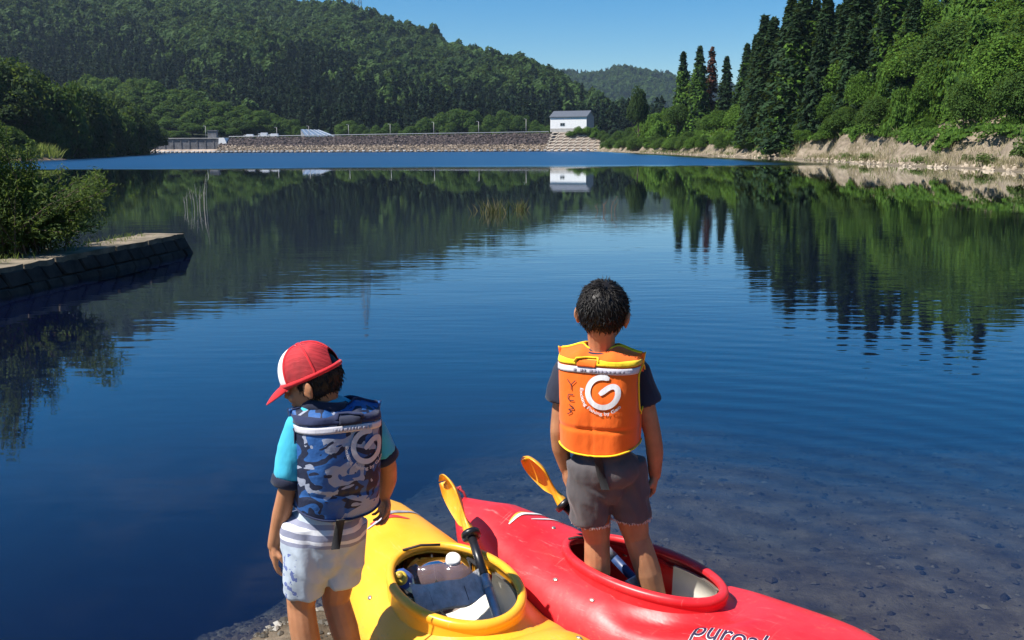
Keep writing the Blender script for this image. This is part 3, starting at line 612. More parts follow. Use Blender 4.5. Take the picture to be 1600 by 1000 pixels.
# big willow bush behind the jetty
def willow_bush():
    base = Vector((-7.05, 13.1, .3)); t = thing('willow_bush', 'big leafy willow bush behind the stone jetty on the left', 'bush', base)
    st = MB(); P, Nn, = [], []; rr = np.random.default_rng(5)
    for i in range(190):
        a = rr.uniform(0, 6.28); sp = rr.uniform(.1, 1.0); L = rr.uniform(1.0, 2.05) * (1.0 if math.cos(a) < .5 else .9); b = Vector((rr.normal(0, .35), rr.normal(0, .3), 0)); e = Vector((math.cos(a) * sp * 1.45 - .2, math.sin(a) * sp * 1.0, 2.05 - 1.0 * sp ** 1.5 - .25 * math.cos(a))) * (L / 2.0)
        if i < 26: b = Vector((.35, rr.normal(0, .3), .2)); e = Vector((rr.uniform(.7, 1.35), rr.normal(-.1, .35), rr.uniform(.1, .95)))
        pts = [b, b + e * .5 + Vector((0, 0, .13)), b + e + Vector((0, 0, .02))]; st.tube(pts, [.011, .007, .003], 4, False)
        k = int(120 * e.length + 50); tt = rr.uniform(.12, 1.0, k)
        for q in tt:
            c = pts[0] * (1 - q) ** 2 + pts[1] * 2 * q * (1 - q) + pts[2] * q * q; c = c + Vector(rr.normal(0, .055, 3)); P.append(c); Nn.append((e.x * .3, e.y * .3 - .1, .7))
    obj('stems', st.v, st.f, M['bark'], t); v, f = leaves(np.array(P), np.array(Nn), .040, .26, .8, rr); o = obj('leaves', v, f, M['leaf_willow'], t); o['kind'] = 'stuff'
willow_bush()
p = atZ(40, 402, .35); mound(-8.6, 14.0, .3, 2.6, 1.3, 'low shrub at the left edge beside the willow bush', None, 'mound_dark')
# ------------------------------------------------------------------ stone jetty on the left
def jetty():
    t = thing('stone_jetty', 'low stone jetty wall with pale top running out from the left bank', 'jetty', (0, 0, 0))
    A, B = Vector((-6.62, 8.0, 0)), Vector((-5.50, 16.0, 0)); d = (B - A).normalized(); nr = Vector((d.y, -d.x, 0)); Lt = (B - A).length
    rr = np.random.default_rng(3)
    core = MB(); Wt = .62
    def sec(p, k): return [p + nr * .22 * k + Vector((0, 0, -1.2)) - nr * 0, p + nr * -.015 + Vector((0, 0, .27)), p - nr * Wt + Vector((0, 0, .27)), p - nr * (Wt + .3) + Vector((0, 0, -1.2))]
    v = sec(A, 1) + sec(B - d * .02, 1); v2 = v[4:]; v2[0] = v2[0] + d * .85; v2[3] = v2[3] + d * .85; v = v[:4] + v2
    core.add(v, [(0, 1, 2, 3), (7, 6, 5, 4), (0, 4, 5, 1), (1, 5, 6, 2), (2, 6, 7, 3)]); core.build('core', M['stone_dark'], t, False)
    rows = [(-.42, -.16), (-.15, .09), (.10, .285)]
    for ri, (z0, z1) in enumerate(rows):
        s = -.2 * (ri % 2)
        while s < Lt + .1:
            w = rr.uniform(.30, .50); s0, s1 = max(s, 0), min(s + w - .010, Lt + .05 - .0)
            if s1 - s0 > .08:
                def pt(s_, z, o): return A + d * (s_ + (.30 * (.285 - z) if s_ > Lt - .2 else 0)) + nr * ((.27 - z) * .15 + o) + Vector((0, 0, z))
                j = lambda: rr.uniform(-.012, .012); o = .035 + rr.uniform(-.008, .010); sk = .06
                q = [pt(s0 + sk + j(), z0 + j(), o), pt(s1 + sk + j(), z0 + j(), o), pt(s1 - sk + j(), z1 + j(), o), pt(s0 - sk + j(), z1 + j(), o)]; c = sum(q, Vector()) / 4
                bk = [p - nr * .09 for p in q]; fr = [c + (p - c) * .86 + nr * .02 for p in q]
                m = MB(); m.add(bk + q + fr, [(0, 1, 5, 4), (1, 2, 6, 5), (2, 3, 7, 6), (3, 0, 4, 7), (4, 5, 9, 8), (5, 6, 10, 9), (6, 7, 11, 10), (7, 4, 8, 11), (8, 9, 10, 11)]); m.build('stone_block', M['stone_dark'], t, False)
            s += w
    s = 0.0; k = 0
    while s < Lt - .05:
        w = min(rr.uniform(.55, .95), Lt - s); m = MB(); h0 = .345 + rr.uniform(-.008, .008); e = .012
        nx = 6; V = []
        for i in range(nx + 1):
            for jx in range(4):
                p = A + d * (s + e + (w - 2 * e) * i / nx) + nr * (.045 - (.045 + Wt) * jx / 3 + (rr.uniform(-.02, .02) if jx in (0, 3) else 0)) ; V.append(p + Vector((0, 0, h0 + rr.uniform(-.007, .007))))
        nv = len(V); V += [p - Vector((0, 0, .075)) for p in V]; F = []
        for i in range(nx):
            for jx in range(3): a = i * 4 + jx; F.append((a, a + 4, a + 5, a + 1))
        for i in range(nx):
            a = i * 4; F.append((a, a + nv, a + 4 + nv, a + 4)); a += 3; F.append((a, a + 4, a + 4 + nv, a + nv))
        for jx in range(3): F.append((jx, jx + 1, jx + 1 + nv, jx + nv)); a = nx * 4 + jx; F.append((a, a + nv, a + 1 + nv, a + 1))
        m.add(V, F); m.build('coping_slab', M['wall_top'], t, False); s += w; k += 1
    # sloping end stones
    for i in range(2):
        a0, a1 = -.01 + i * .31, .29 + i * .31; q = [B - nr * a0, B - nr * a1]; top = [p + Vector((0, 0, .335)) + d * .012 for p in q]; bot = [p + d * .62 + Vector((0, 0, -.45)) + nr * (.1 if i == 0 else -.05) for p in q]
        m = MB(); V = [top[0], top[1], bot[1], bot[0]]; m.add(V + [p - d * .12 for p in V], [(0, 1, 2, 3), (7, 6, 5, 4), (0, 4, 5, 1), (1, 5, 6, 2), (2, 6, 7, 3), (3, 7, 4, 0)]); m.build('end_slab', M['stone_dark'], t, False)
jetty()
n = 900; f = rng.uniform(0, 1, n) ** 1.7; P = np.stack([-6.62 + 1.1 * f - .50 + .14 * rng.normal(size=n), 8 + 7.6 * f, np.full(n, .33)], 1)
tag(link('jetty_grass', blade_obj('jetty_grass', P, .10, .005, M['grass'], .6)), kind='stuff')

# ------------------------------------------------------------------ dam
def crest_z(x): return np.interp(x, [-112, 16], [5.1, 6.5])
def dam():
    t = thing('rockfill_dam', 'long low rockfill dam with dark stone band above pale stones', 'dam', (-48, 360, 0))
    X = np.linspace(-107, 15, 60); rows = [(351, -1.5), (352.5, .15), (357.5, 2.5), (365, None), (367, None), (371, None), (371.5, 2)]
    V = []
    for yy, zz in rows:
        for x in X: V.append((x + 48, yy - 360, (zz if zz is not None else float(crest_z(x)) - (.0 if yy > 365 else .15))))
    nx = len(X); F = [(r * nx + i, r * nx + i + 1, (r + 1) * nx + i + 1, (r + 1) * nx + i) for r in range(len(rows) - 1) for i in range(nx - 1)]
    obj('embankment', V, F, basic('embankment', (.14, .115, .10), .95, .25, .8), t)
    for nm, n, a, b, mt, sz in (('pale_rocks', 5200, 0, .36, 'riprap_pale', .42), ('dark_rocks', 8200, .33, 1.0, 'riprap_dark', .42)):
        x = rng.uniform(-107, 15, n); s = rng.uniform(a, b, n); top = crest_z(x)
        y = 352 + 13 * s; z = np.where(s < .36, s / .36 * 2.4, 2.4 + (s - .36) / .64 * (top - 2.4)); z = z + rng.uniform(-.1, .2, n); r = sz * rng.uniform(.5, 1.25, n)
        base = np.array([[1, 0, 0], [-.5, .87, 0], [-.5, -.87, 0], [0, 0, .8], [0, 0, -.8]]); Rm = rng.normal(0, .5, (n, 5, 3)) * .5 + base[None]
        v = Rm * r[:, None, None] + np.stack([x + 48, y - 360, z], 1)[:, None]; f = np.array([[0, 1, 3], [1, 2, 3], [2, 0, 3], [1, 0, 4], [2, 1, 4], [0, 2, 4]])
        o = obj(nm, v.reshape(-1, 3), (np.arange(n)[:, None, None] * 5 + f[None]).reshape(-1, 3), M[mt], t); o['kind'] = 'stuff'
    P = np.stack([rng.uniform(-107, 15, 900) + 48, np.full(900, 5.6), np.zeros(900)], 1); P[:, 2] = crest_z(P[:, 0] - 48) - .2
    o = link('crest_grass', blade_obj('crest_grass', P, .7, .12, M['grass'], .3), t); o['kind'] = 'stuff'
    mb = MB()
    for i in range(41):
        x = -106 + i * 3.0; mb.box((x + 48, 7.2, float(crest_z(x)) + .4), (.12, .12, .8))
    for i in range(40):
        x0, x1 = -106 + i * 3.0, -103 + i * 3.0; mb.tube([(x0 + 48, 7.05, float(crest_z(x0)) + .72), (x1 + 48, 7.05, float(crest_z(x1)) + .72)], .13, 4, False)
    mb.build('guard_rail', M['metal'], t)
dam()
def spillway():
    t = thing('spillway_wall', 'dark concrete spillway wall at the left end of the dam', 'spillway', (-118, 362, 0))
    m = MB(); m.box((-1, 0, 2.9), (26, 2.5, 4.4)); m.build('wall', M['concrete_dark'], t, False)
    m = MB(); m.box((-1, -.1, 5.25), (26.4, 3.0, .28)); m.build('coping', M['concrete'], t, False)
    m = MB(); m.add([(-15, -9, -1), (13, -9, -1), (13, -1.2, 1.25), (-15, -1.2, 1.25)], [(0, 1, 2, 3)]); m.build('apron', basic('apron', (.34, .27, .22), .95, .2, .4), t, False)
    for i in range(9):
        m = MB(); m.box((-13 + i * 3, -1.33, 2.9), (.3, .2, 4.3)); m.build('buttress', M['concrete_dark'], t, False)
    m = MB(); m.box((7.2, 1.2, 6.6), (3.2, 2.4, 2.6)); m.box((7.2, 1.2, 8.05), (3.6, 2.8, .3)); m.build('gate_house', M['concrete_dark'], t, False)
    m = MB(); m.add([(10.3, -3.6, .4), (14.6, -3.6, .4), (12.6, -3.2, 5.4), (10.6, -3.2, 5.4), (10.3, 3, .4), (14.6, 3, .4), (12.6, 3, 5.4), (10.6, 3, 5.4)], [(0, 1, 2, 3), (7, 6, 5, 4), (1, 5, 6, 2), (4, 0, 3, 7), (3, 2, 6, 7)]); m.build('end_pier', M['white_wall'], t, False)
spillway()
def building():
    t = thing('pump_house', 'white walled building with grey gable roof at the right end of the dam', 'building', (0, 0, 0))
    A, B = Vector((14.6, 365.2, 0)), Vector((27.7, 360.0, 0)); d = (B - A).normalized(); n_ = Vector((-d.y, d.x, 0)); Lf = (B - A).length; D = 9.5; zb, zw, zr = 8.3, 12.6, 14.6
    def q(s, o, z): return A + d * s + n_ * o + Vector((0, 0, z))
    m = MB(); m.add([q(0, 0, zb), q(Lf, 0, zb), q(Lf, 0, zw), q(0, 0, zw)], [(0, 1, 2, 3)]); m.add([q(0, D, zb), q(0, 0, zb), q(0, 0, zw), q(0, D / 2, zr), q(0, D, zw)], [(0, 1, 2, 3, 4)]); m.add([q(0, D, zb), q(Lf, D, zb), q(Lf, D, zw), q(0, D, zw)], [(3, 2, 1, 0)]); m.build('wall', M['white_wall'], t, False)
    m = MB(); m.add([q(Lf, 0, zb), q(Lf, D, zb), q(Lf, D, zw), q(Lf, D / 2, zr), q(Lf, 0, zw)], [(0, 1, 2, 3, 4)]); o = m.build('gable_wall', M['wall_and_shade_grey'], t, False); o['label'] = 'gable end with its shade painted grey'  # end wall turned from the sun: its shade is put into the grey colour
    for a, b in ((-.45, D / 2), (D + .45, D / 2)):
        m = MB(); za = zw - .2; P = [q(-.3, a, za), q(Lf + .3, a, za), q(Lf + .3, b, zr + .06), q(-.3, b, zr + .06)]; m.add(P + [p + Vector((0, 0, .16)) for p in P], [(0, 1, 2, 3), (7, 6, 5, 4), (0, 4, 5, 1), (1, 5, 6, 2), (2, 6, 7, 3), (3, 7, 4, 0)]); m.build('roof', M['roof_grey'], t, False)
    m = MB(); P = [q(0, -.08, 7.0), q(Lf, -.08, 7.0), q(Lf, -.08, zb - .01), q(0, -.08, zb - .01)]; m.add(P + [p + n_ * (D + .1) for p in P], [(0, 1, 2, 3), (7, 6, 5, 4), (1, 5, 6, 2), (4, 0, 3, 7), (0, 4, 5, 1), (3, 2, 6, 7)]); m.build('concrete_base', M['concrete'], t, False)
    def pane(name, s0, s1, z0, z1, o, mt, par):
        m = MB(); P = [q(s0, o, z0), q(s1, o, z0), q(s1, o, z1), q(s0, o, z1)]; m.add(P + [p + n_ * .05 for p in P], [(0, 1, 2, 3), (0, 4, 5, 1), (1, 5, 6, 2), (2, 6, 7, 3), (3, 7, 4, 0)]); return m.build(name, mt, par, False)
    w = pane('window', 3.9, 5.7, 9.2, 10.3, -.08, M['metal'], t); pane('pane', 4.0, 4.75, 9.3, 10.2, -.10, M['glass_dark'], w); pane('pane', 4.85, 5.6, 9.3, 10.2, -.10, M['glass_dark'], w)
    m = MB(); m.add([q(.2, .4, 2.2), q(1.9, .4, 2.2), q(1.0, .4, 6.99), q(.5, .4, 6.99), q(.2, 4, 2.2), q(1.9, 4, 2.2), q(1.0, 4, 6.99), q(.5, 4, 6.99)], [(0, 1, 2, 3), (1, 5, 6, 2), (4, 0, 3, 7), (7, 6, 5, 4)]); m.build('pier', M['concrete'], t, False)
    m = MB(); m.add([q(1.2, 3.6, 2.0), q(9, 3.6, 2.0), q(9, 3.6, 6.98), q(1.2, 3.6, 6.98)], [(0, 1, 2, 3)]); m.build('gate_recess', M['concrete_dark'], t, False)
building()
def lattice():
    t = thing('slope_lattice', 'concrete lattice covering the slope below the white building', 'retaining slope', (0, 0, 0))
    def q(u, w, o=0): # u along, w up the slope 0..1 ; sheared
        return Vector((12.0 + u * 19 + w * 3.0, 347.0 + 11 * w, -.2 + 7.0 * w + o))
    m = MB(); m.add([q(0, -.05, -.12), q(1, -.05, -.12), q(1, 1, -.12), q(.12, 1, -.12)], [(0, 1, 2, 3)]); m.build('slope_face', M['slope_brown'], t, False)
    for r in range(7):
        w = .04 + r * .155
        for i in range(8):
            a, b = i / 8 + .004, (i + 1) / 8 - .004; m = MB(); m.tube([q(a, w, .06), q(b, w, .06)], .20, 4); m.build('beam', M['beam'], t, False)
    for r in range(6):
        for i in range(9):
            u = i / 8; w0, w1 = .065 + r * .155, .170 + r * .155; m = MB(); m.tube([q(u - .02, w0, .06), q(u + .035, w1, .06)], .17, 4); m.build('cross_beam', M['beam'], t, False)
    for k in range(2):
        m = MB(); u = 1.04 + k * .09; m.tube([q(u - .04, -.02, .0), q(u + .10, .52, .35)], .42, 4); m.build('ramp_strip', M['beam'], t, False)
M['slope_brown'] = basic('slope_brown', (.20, .155, .12), .95, .25, .5); M['beam'] = basic('beam', (.50, .43, .35), .9, .15, .8)
lattice()
GS2 = 'bushes above the lattice slope'
for px, py, Y, w, h in ((893, 205, 356, 4.5, 2.6), (905, 198, 357, 5, 3.6), (917, 198, 357, 5, 3.6), (929, 199, 356, 5, 3.6), (940, 204, 352, 5, 4.5), (948, 210, 345, 5, 5), (958, 214, 338, 5, 4.5), (945, 222, 340, 4, 4), (958, 228, 330, 3.5, 3.2), (968, 205, 330, 6, 5), (985, 200, 316, 6, 5), (1005, 205, 300, 6, 5)):
    p = atY(px, py, Y); mound(p.x, Y, p.z - h, w, h, 'green bush at the top and side of the concrete lattice slope', GS2, 'mound_dark' if px > 935 else 'mound')
# floats of the boom
fl = thing('boom_float', 'small dark float with pale top in the boom line before the dam', 'float', (0, 338, 0), 0, 'floats of the boom line before the dam')
m = MB(); m.tube([(-.55, 0, .02), (-.45, 0, .05), (.45, 0, .05), (.55, 0, .02)], [.22, .42, .42, .22], 8); m.build('drum', M['float'], fl)
m = MB(); m.box((0, 0, .55), (.95, .7, .30), None, .8); m.build('cap', M['float_top'], fl, False)
px = 186.0; first = True; rope = []
while px < 940:
    Y = np.interp(px, [180, 400, 940], [334, 340, 340]); p = atY(px, 237, Y); loc = (p.x, Y + .5 * math.sin(px * .05), .02); rope.append((p.x, loc[1], .06))
    if first: fl.location = loc; first = False
    else: dup(fl, loc, rng.uniform(-.25, .25))
    px += np.interp(px, [180, 400, 560, 940], [6.2, 7.0, 10.5, 11.5])
tag(MB().tube(rope, .05, 4, False).build('boom_rope', M['rubber']), 'thin dark rope joining the floats before the dam', 'rope')
# lamp posts
def lamp(px, top, bot, Y=368):
    p = atY(px, bot, Y); h = atY(px, top, Y).z - p.z; t = thing('lamp_post', LAMP[px], 'lamp post', (p.x, Y, p.z - .4), 0, 'lamp posts along the dam crest')
    m = MB(); m.tube([(0, 0, 0), (0, 0, h + .4)], [.12, .08], 6); m.build('pole', M['concrete'], t)
    m = MB(); m.tube([(0, 0, h + .3), (-.25, 0, h + .42), (-.5, 0, h + .45)], [.06, .05, .05], 5); m.build('arm', M['metal'], t); m = MB(); m.box((-.6, 0, h + .44), (.5, .25, .12)); m.build('lamp_head', M['float_top'], t, False)
LAMP = {322: 'lamp post standing beside the dark gate house on the spillway', 433: 'lamp post right beside the white truck on the dam', 483: 'lamp post in front of the blue roofed shed', 545: 'first lamp post right of the blue roofed shed', 610: 'second lamp post right of the blue roofed shed', 678: 'lamp post in front of the tallest trees on the dam crest, third from the right', 748: 'lamp post on the dam crest, second left of the white building', 822: 'lamp post nearest the white building on the dam'}
for a in ((322, 197, 217), (433, 199, 216), (483, 197, 215), (545, 195, 214), (610, 194, 213), (678, 191, 212), (748, 190, 210), (822, 186, 209)): lamp(*a)
def vehicle(px, py, L, h, label, name, cat):
    p = atY(px, py, 368.6); z = float(crest_z(p.x)); t = thing(name, label, cat, (p.x, 368.6, z))
    m = MB(); m.box((.15 * L, 0, .5 + h * .5), (L * .7, 1.9, h), None, .96); m.build('cargo_box' if cat == 'truck' else 'body', M['car_white'], t, False)
    m = MB(); m.box((-.36 * L, 0, .45 + h * .4), (L * .26, 1.8, h * .8), None, .85); c = m.build('cab', M['car_white'], t, False)
    m = MB(); m.box((-.37 * L, -.87, .45 + h * .56), (L * .15, .06, h * .25)); m.build('side_window', M['glass_dark'], c, False)
    for x in (-.32, .3):
        for y in (-.85, .85):
            m = MB(); m.tube([(x * L, y - .1, .35), (x * L, y + .1, .35)], .35, 10); m.build('wheel', M['rubber'], t, False)
vehicle(411, 213, 3.4, 1.5, 'small white truck parked on the dam crest', 'small_truck', 'truck'); vehicle(427, 214, 3.8, 1.1, 'low white van on the dam crest right of the white truck', 'parked_van', 'van'); vehicle(389, 215, 3.6, 1.0, 'low white car on the dam crest near the spillway pier', 'parked_car', 'car')
def shed():
    t = thing('shed', 'shed with a pale blue sloping roof behind the dam crest', 'building', (0, 0, 0)); Y = 388
    a, b, c, d_ = atY(470, 202, Y + 8), atY(500, 203, Y + 8), atY(526, 213, Y), atY(478, 213, Y)
    m = MB(); V = [d_, c, b, a]; m.add(V + [v - Vector((0, 0, .2)) for v in V], [(0, 1, 2, 3), (7, 6, 5, 4), (0, 4, 5, 1), (1, 5, 6, 2), (2, 6, 7, 3), (3, 7, 4, 0)]); m.build('roof', M['blue_roof'], t, False)
    m = MB(); lo = Vector((0, 0, -.35)); hi = [Vector((v.x, v.y + (.3 if i < 2 else -.3), v.z)) + lo for i, v in enumerate(V)]; bs = [Vector((v.x, v.y, 2.5)) for v in hi]; m.add(bs + hi, [(0, 1, 5, 4), (1, 2, 6, 5), (2, 3, 7, 6), (3, 0, 4, 7)]); m.build('wall', M['wall_and_shade_grey'], t, False)
    for i in range(5):
        f = (i + .5) / 5; p0 = d_.lerp(c, f) + Vector((0, 0, .06)); p1 = a.lerp(b, f) + Vector((0, 0, .06)); m = MB(); m.tube([p0, p1], .09, 4); m.build('roof_rib', M['metal'], t, False)
shed()
def pylon(px, py, r, h, label):
    x = (px - 800) / F_PX * r; z = float(hill_z(px, r)) - 1; t = thing('transmission_tower', label, 'pylon', (x, r, z), .5); m = MB(); prev = None
    for k in range(9):
        f = k / 8; w = 4.2 * (1 - f) ** .8 + .7; zz = h * f; c = [Vector((sx * w, sy * w, zz)) for sx, sy in ((-1, -1), (1, -1), (1, 1), (-1, 1))]
        if prev:
            for i in range(4):
                m.tube([prev[i], c[i]], .22, 4, False); m.tube([prev[i], c[(i + 1) % 4]], .12, 4, False); m.tube([prev[(i + 1) % 4], c[i]], .12, 4, False); m.tube([c[i], c[(i + 1) % 4]], .12, 4, False)
        prev = c
    m.build('lattice_frame', M['pylon_steel'], t, False); 
    for k in (.66, .8, .94):
        m = MB(); m.tube([(-7, 0, h * k), (0, 0, h * k + 1.6), (7, 0, h * k)], [.12, .3, .12], 4); m.tube([(-7, 0, h * k), (7, 0, h * k)], .12, 4); m.build('cross_arm', M['pylon_steel'], t, False)
pylon(569, 18, 935, 62, 'steel lattice transmission tower on the ridge of the left mountain')
# plants standing in the lake
def stems(name, pos, label, cat, defs, mat, rad=.006):
    t = thing(name, label, cat, pos); m = MB()
    for (dx, dy, h, lx) in defs:
        m.tube([(dx, dy, -.5), (dx + lx * .3, dy, h * .5), (dx + lx, dy, h)], [rad * 1.3, rad, rad * .4], 5, False)
        for k in range(2): f = .45 + .25 * k; s = 1 if k else -1; m.tube([(dx + lx * f, dy, h * f), (dx + lx * f + s * .05, dy + .02, h * f + .12)], [rad * .7, rad * .3], 4, False)
    m.build('stem', mat, t); return t
M['pale_stem'] = basic('pale_stem', (.36, .34, .29), .8, .15, 20); M['twig'] = basic('twig', (.20, .13, .09), .9, .2, 20)
p = atZ(306, 326, 0); r2 = np.random.default_rng(9)
stems('dead_reed_clump', p, 'pale bare dead stems standing in the water left of centre', 'dead stems', [(-.30, 0, .35, -.05), (-.27, .05, .48, .02), (-.12, .1, .62, -.1), (-.02, 0, .55, -.08), (.05, .05, .72, -.06), (.12, 0, .66, .05), (.2, .1, .85, .1), (.24, 0, 1.0, .12), (.3, .06, .8, .04), (.02, .2, .4, .1)], M['pale_stem'], .0085)
p = atZ(947, 331, 0); stems('dead_twig', p, 'thin leafless brown twigs sticking out of the water right of centre', 'twig', [(-.1, 0, .3, .12), (0, 0, .22, -.1), (.1, 0, .42, .2), (-.2, .1, .16, -.1), (.22, .1, .25, .1)], M['twig'], .007)
def tuft(px, py, label, w, h, n):
    p = atZ(px, py, 0); t = thing('water_plant', label, 'water plant', p); a = rng.normal(0, w / 2.6, (n, 3)); a[:, 2] = -.1
    o = link('leaves', blade_obj('leaves', a, h + .1, .012, M['dry_green'], .4), t); o['kind'] = 'stuff'
M['dry_green'] = leafmat('dry_green', (.05, .055, .02), (.20, .17, .09))
tuft(772, 333, 'larger clump of grassy water plants in the middle of the lake', .42, .36, 90); tuft(813, 328, 'small clump of water plants right of the larger clump', .2, .26, 60); tuft(748, 330, 'tiny sparse sprig of water plants left of the larger clump', .1, .22, 8)
# gravel at the camera's shore
def gravel():
    n = 5200; x = rng.uniform(-2.0, .8, n); y = rng.uniform(1.9, 3.75, n); z = shore_z(x, y); r = .0065 + .013 * rng.uniform(0, 1, n) ** 2.2
    n2 = 7000; x2 = rng.uniform(-1.2, 4.5, n2); y2 = rng.uniform(2.5, 7.5, n2); r2_ = .006 + .020 * rng.uniform(0, 1, n2) ** 5
    x, y, z, r = np.concatenate([x, x2]), np.concatenate([y, y2]), np.concatenate([z, shore_z(x2, y2)]), np.concatenate([r, r2_]); n = len(x)
    b = np.array([[1, 0, 0], [.3, .9, 0], [-.8, .6, 0], [-.8, -.6, 0], [.3, -.9, 0], [.1, 0, .62], [0, .1, -.5]])
    v = b[None] * rng.uniform(.7, 1.25, (n, 7, 1)) * r[:, None, None] * np.stack([rng.uniform(.7, 1.5, n), rng.uniform(.7, 1.2, n), rng.uniform(.6, 1.1, n)], 1)[:, None]
    a = rng.uniform(0, 6.28, n); c, s = np.cos(a)[:, None], np.sin(a)[:, None]; v = np.stack([v[..., 0] * c - v[..., 1] * s, v[..., 0] * s + v[..., 1] * c, v[..., 2]], -1) + np.stack([x, y, z + r * .25], 1)[:, None]
    f = np.array([[0, 1, 5], [1, 2, 5], [2, 3, 5], [3, 4, 5], [4, 0, 5], [1, 0, 6], [2, 1, 6], [3, 2, 6], [4, 3, 6], [0, 4, 6]])
    wet = (z > -.012)
    for nm, sel, mt in (('gravel', wet, 'pebble'), ('lakebed_stones', ~wet, 'bed_stone')):
        vv = v[sel]; tag(obj(nm, vv.reshape(-1, 3), (np.arange(len(vv))[:, None, None] * 7 + f[None]).reshape(-1, 3), M[mt]), kind='stuff')
M['bed_stone'] = leafmat('bed_stone', (.03, .024, .017), (.11, .088, .062), 0, 0, (.18, .15, .11))
m_ = leafmat('pebble', (.04, .036, .03), (.16, .145, .12), 0, 0, (.34, .32, .28)); M['pebble'] = m_
gravel()
# ------------------------------------------------------------------ kayaks
def plastic(name, col, scuff):
    m, n, out = NT(name); tc = N(n, 'TexCoord').outputs['Object']
    a = N(n, 'TexNoise', {'Vector': tc, 'Scale': 3.0, 'Detail': 6.0, 'Roughness': .7}).outputs[0]; c = mixc(n, col, tuple(min(1, x * 1.08 + .02) for x in col), ramp(n, a, [(.35, (0,) * 3), (.65, (1,) * 3)]))
    s = N(n, 'TexNoise', {'Vector': N(n, 'Mapping', {'Vector': tc, 'Scale': (3, 26, 20), 'Rotation': (0, 0, .5)}).outputs[0], 'Scale': 2.2, 'Detail': 8.0, 'Roughness': .75}).outputs[0]
    sf = ramp(n, s, [(.58, (0,) * 3), (.72, (.6,) * 3)]); c = mixc(n, c, scuff, sf)
    md = N(n, 'TexNoise', {'Vector': tc, 'Scale': 55.0, 'Detail': 4.0, 'Roughness': .8}).outputs[0]; c = mixc(n, c, (.16, .11, .07), ramp(n, mth(n, 'MULTIPLY_ADD', a, .5, mth(n, 'MULTIPLY', md, .6)), [(.63, (0,) * 3), (.70, (.45,) * 3)]))
    s2 = N(n, 'TexNoise', {'Vector': N(n, 'Mapping', {'Vector': tc, 'Scale': (60, 2.5, 8), 'Rotation': (0, 0, .9)}).outputs[0], 'Scale': 2.0, 'Detail': 3.0}).outputs[0]; c = mixc(n, c, scuff, ramp(n, s2, [(.69, (0,) * 3), (.76, (.35,) * 3)]))
    rg = mth(n, 'ADD', mth(n, 'MULTIPLY', a, .25), .24)
    b = N(n, 'BsdfPrincipled', {'Base Color': c, 'Roughness': rg, 'Specular IOR Level': .45, 'Subsurface Weight': 0.0})
    bz = N(n, 'TexNoise', {'Vector': tc, 'Scale': 9.0, 'Detail': 4.0}).outputs[0]
    n.links.new(N(n, 'Bump', {'Height': bz, 'Strength': .35, 'Distance': .006}).outputs[0], b.inputs['Normal']); n.links.new(b.outputs[0], out.inputs[0]); return m
M['yellow'] = plastic('yellow_plastic', (.88, .42, .020), (.88, .60, .22)); M['red'] = plastic('red_plastic', (.66, .016, .022), (.78, .26, .24))
M['cream'] = basic('cream_plastic', (.76, .72, .62), .5, .06, 6); M['pad_grey'] = basic('pad_grey', (.50, .50, .50), .8, .15, 25, .4, 120); M['strap'] = basic('strap', (.015, .015, .017), .8, .2, 40)
M['cord'] = basic('cord', (.03, .015, .012), .7, .2, 40); M['bolt'] = basic('bolt', (.55, .5, .42), .35, .1, 30, metal=.8); M['decal_red'] = basic('decal_red', (.6, .05, .05), .5, .1, 30); M['decal_grey'] = basic('decal_grey', (.42, .40, .42), .5, .2, 30)
M['decal_white'] = basic('decal_white', (.8, .78, .76), .5, .08, 40); M['decal_orange'] = basic('decal_orange', (.8, .4, .06), .5, .1, 30); M['print_dark'] = basic('print_dark', (.03, .012, .05), .5, .2, 40)
L1, L2, BM, CA, CB = .94, 1.22, .292, .275, .185
def beam(x): 
    q = x / L1 if x > 0 else -x / L2; return BM * max(0.0, 1 - min(1, q) ** (1.95 if x > 0 else 2.5)) ** (.80 if x > 0 else .72)
def gun(x): return .17 + (.20 * (x / L1) ** 2 if x > 0 else .05 * (x / L2) ** 2)
def deck_z(x, y):
    b = max(beam(x), .012); q = min(1.0, abs(y) / b); qx = (x / L1 if x > 0 else -x / L2)
    hc = (.175 - .09 * qx ** 2.0) * min(1.0, (b / .16)) if x > 0 else (.165 + .06 * HUMP * sstep(.30, .55, -x) - .14 * sstep(.5, 1.0, qx)) * min(1.0, b / .16)
    e = math.hypot(x / (CA + .06), y / (CB + .06)); z = gun(x) + float(hc) * (1 - q ** 3.0) ** .62
    if x < 0: z -= .035 * math.exp(-((e - 1.0) / .16) ** 2) * sstep(0, .2, -x)
    z += (.018 * math.exp(-(y / .05) ** 2) * sstep(.35, .6, x) if x > 0 else 0); return z
HUMP = 1.0
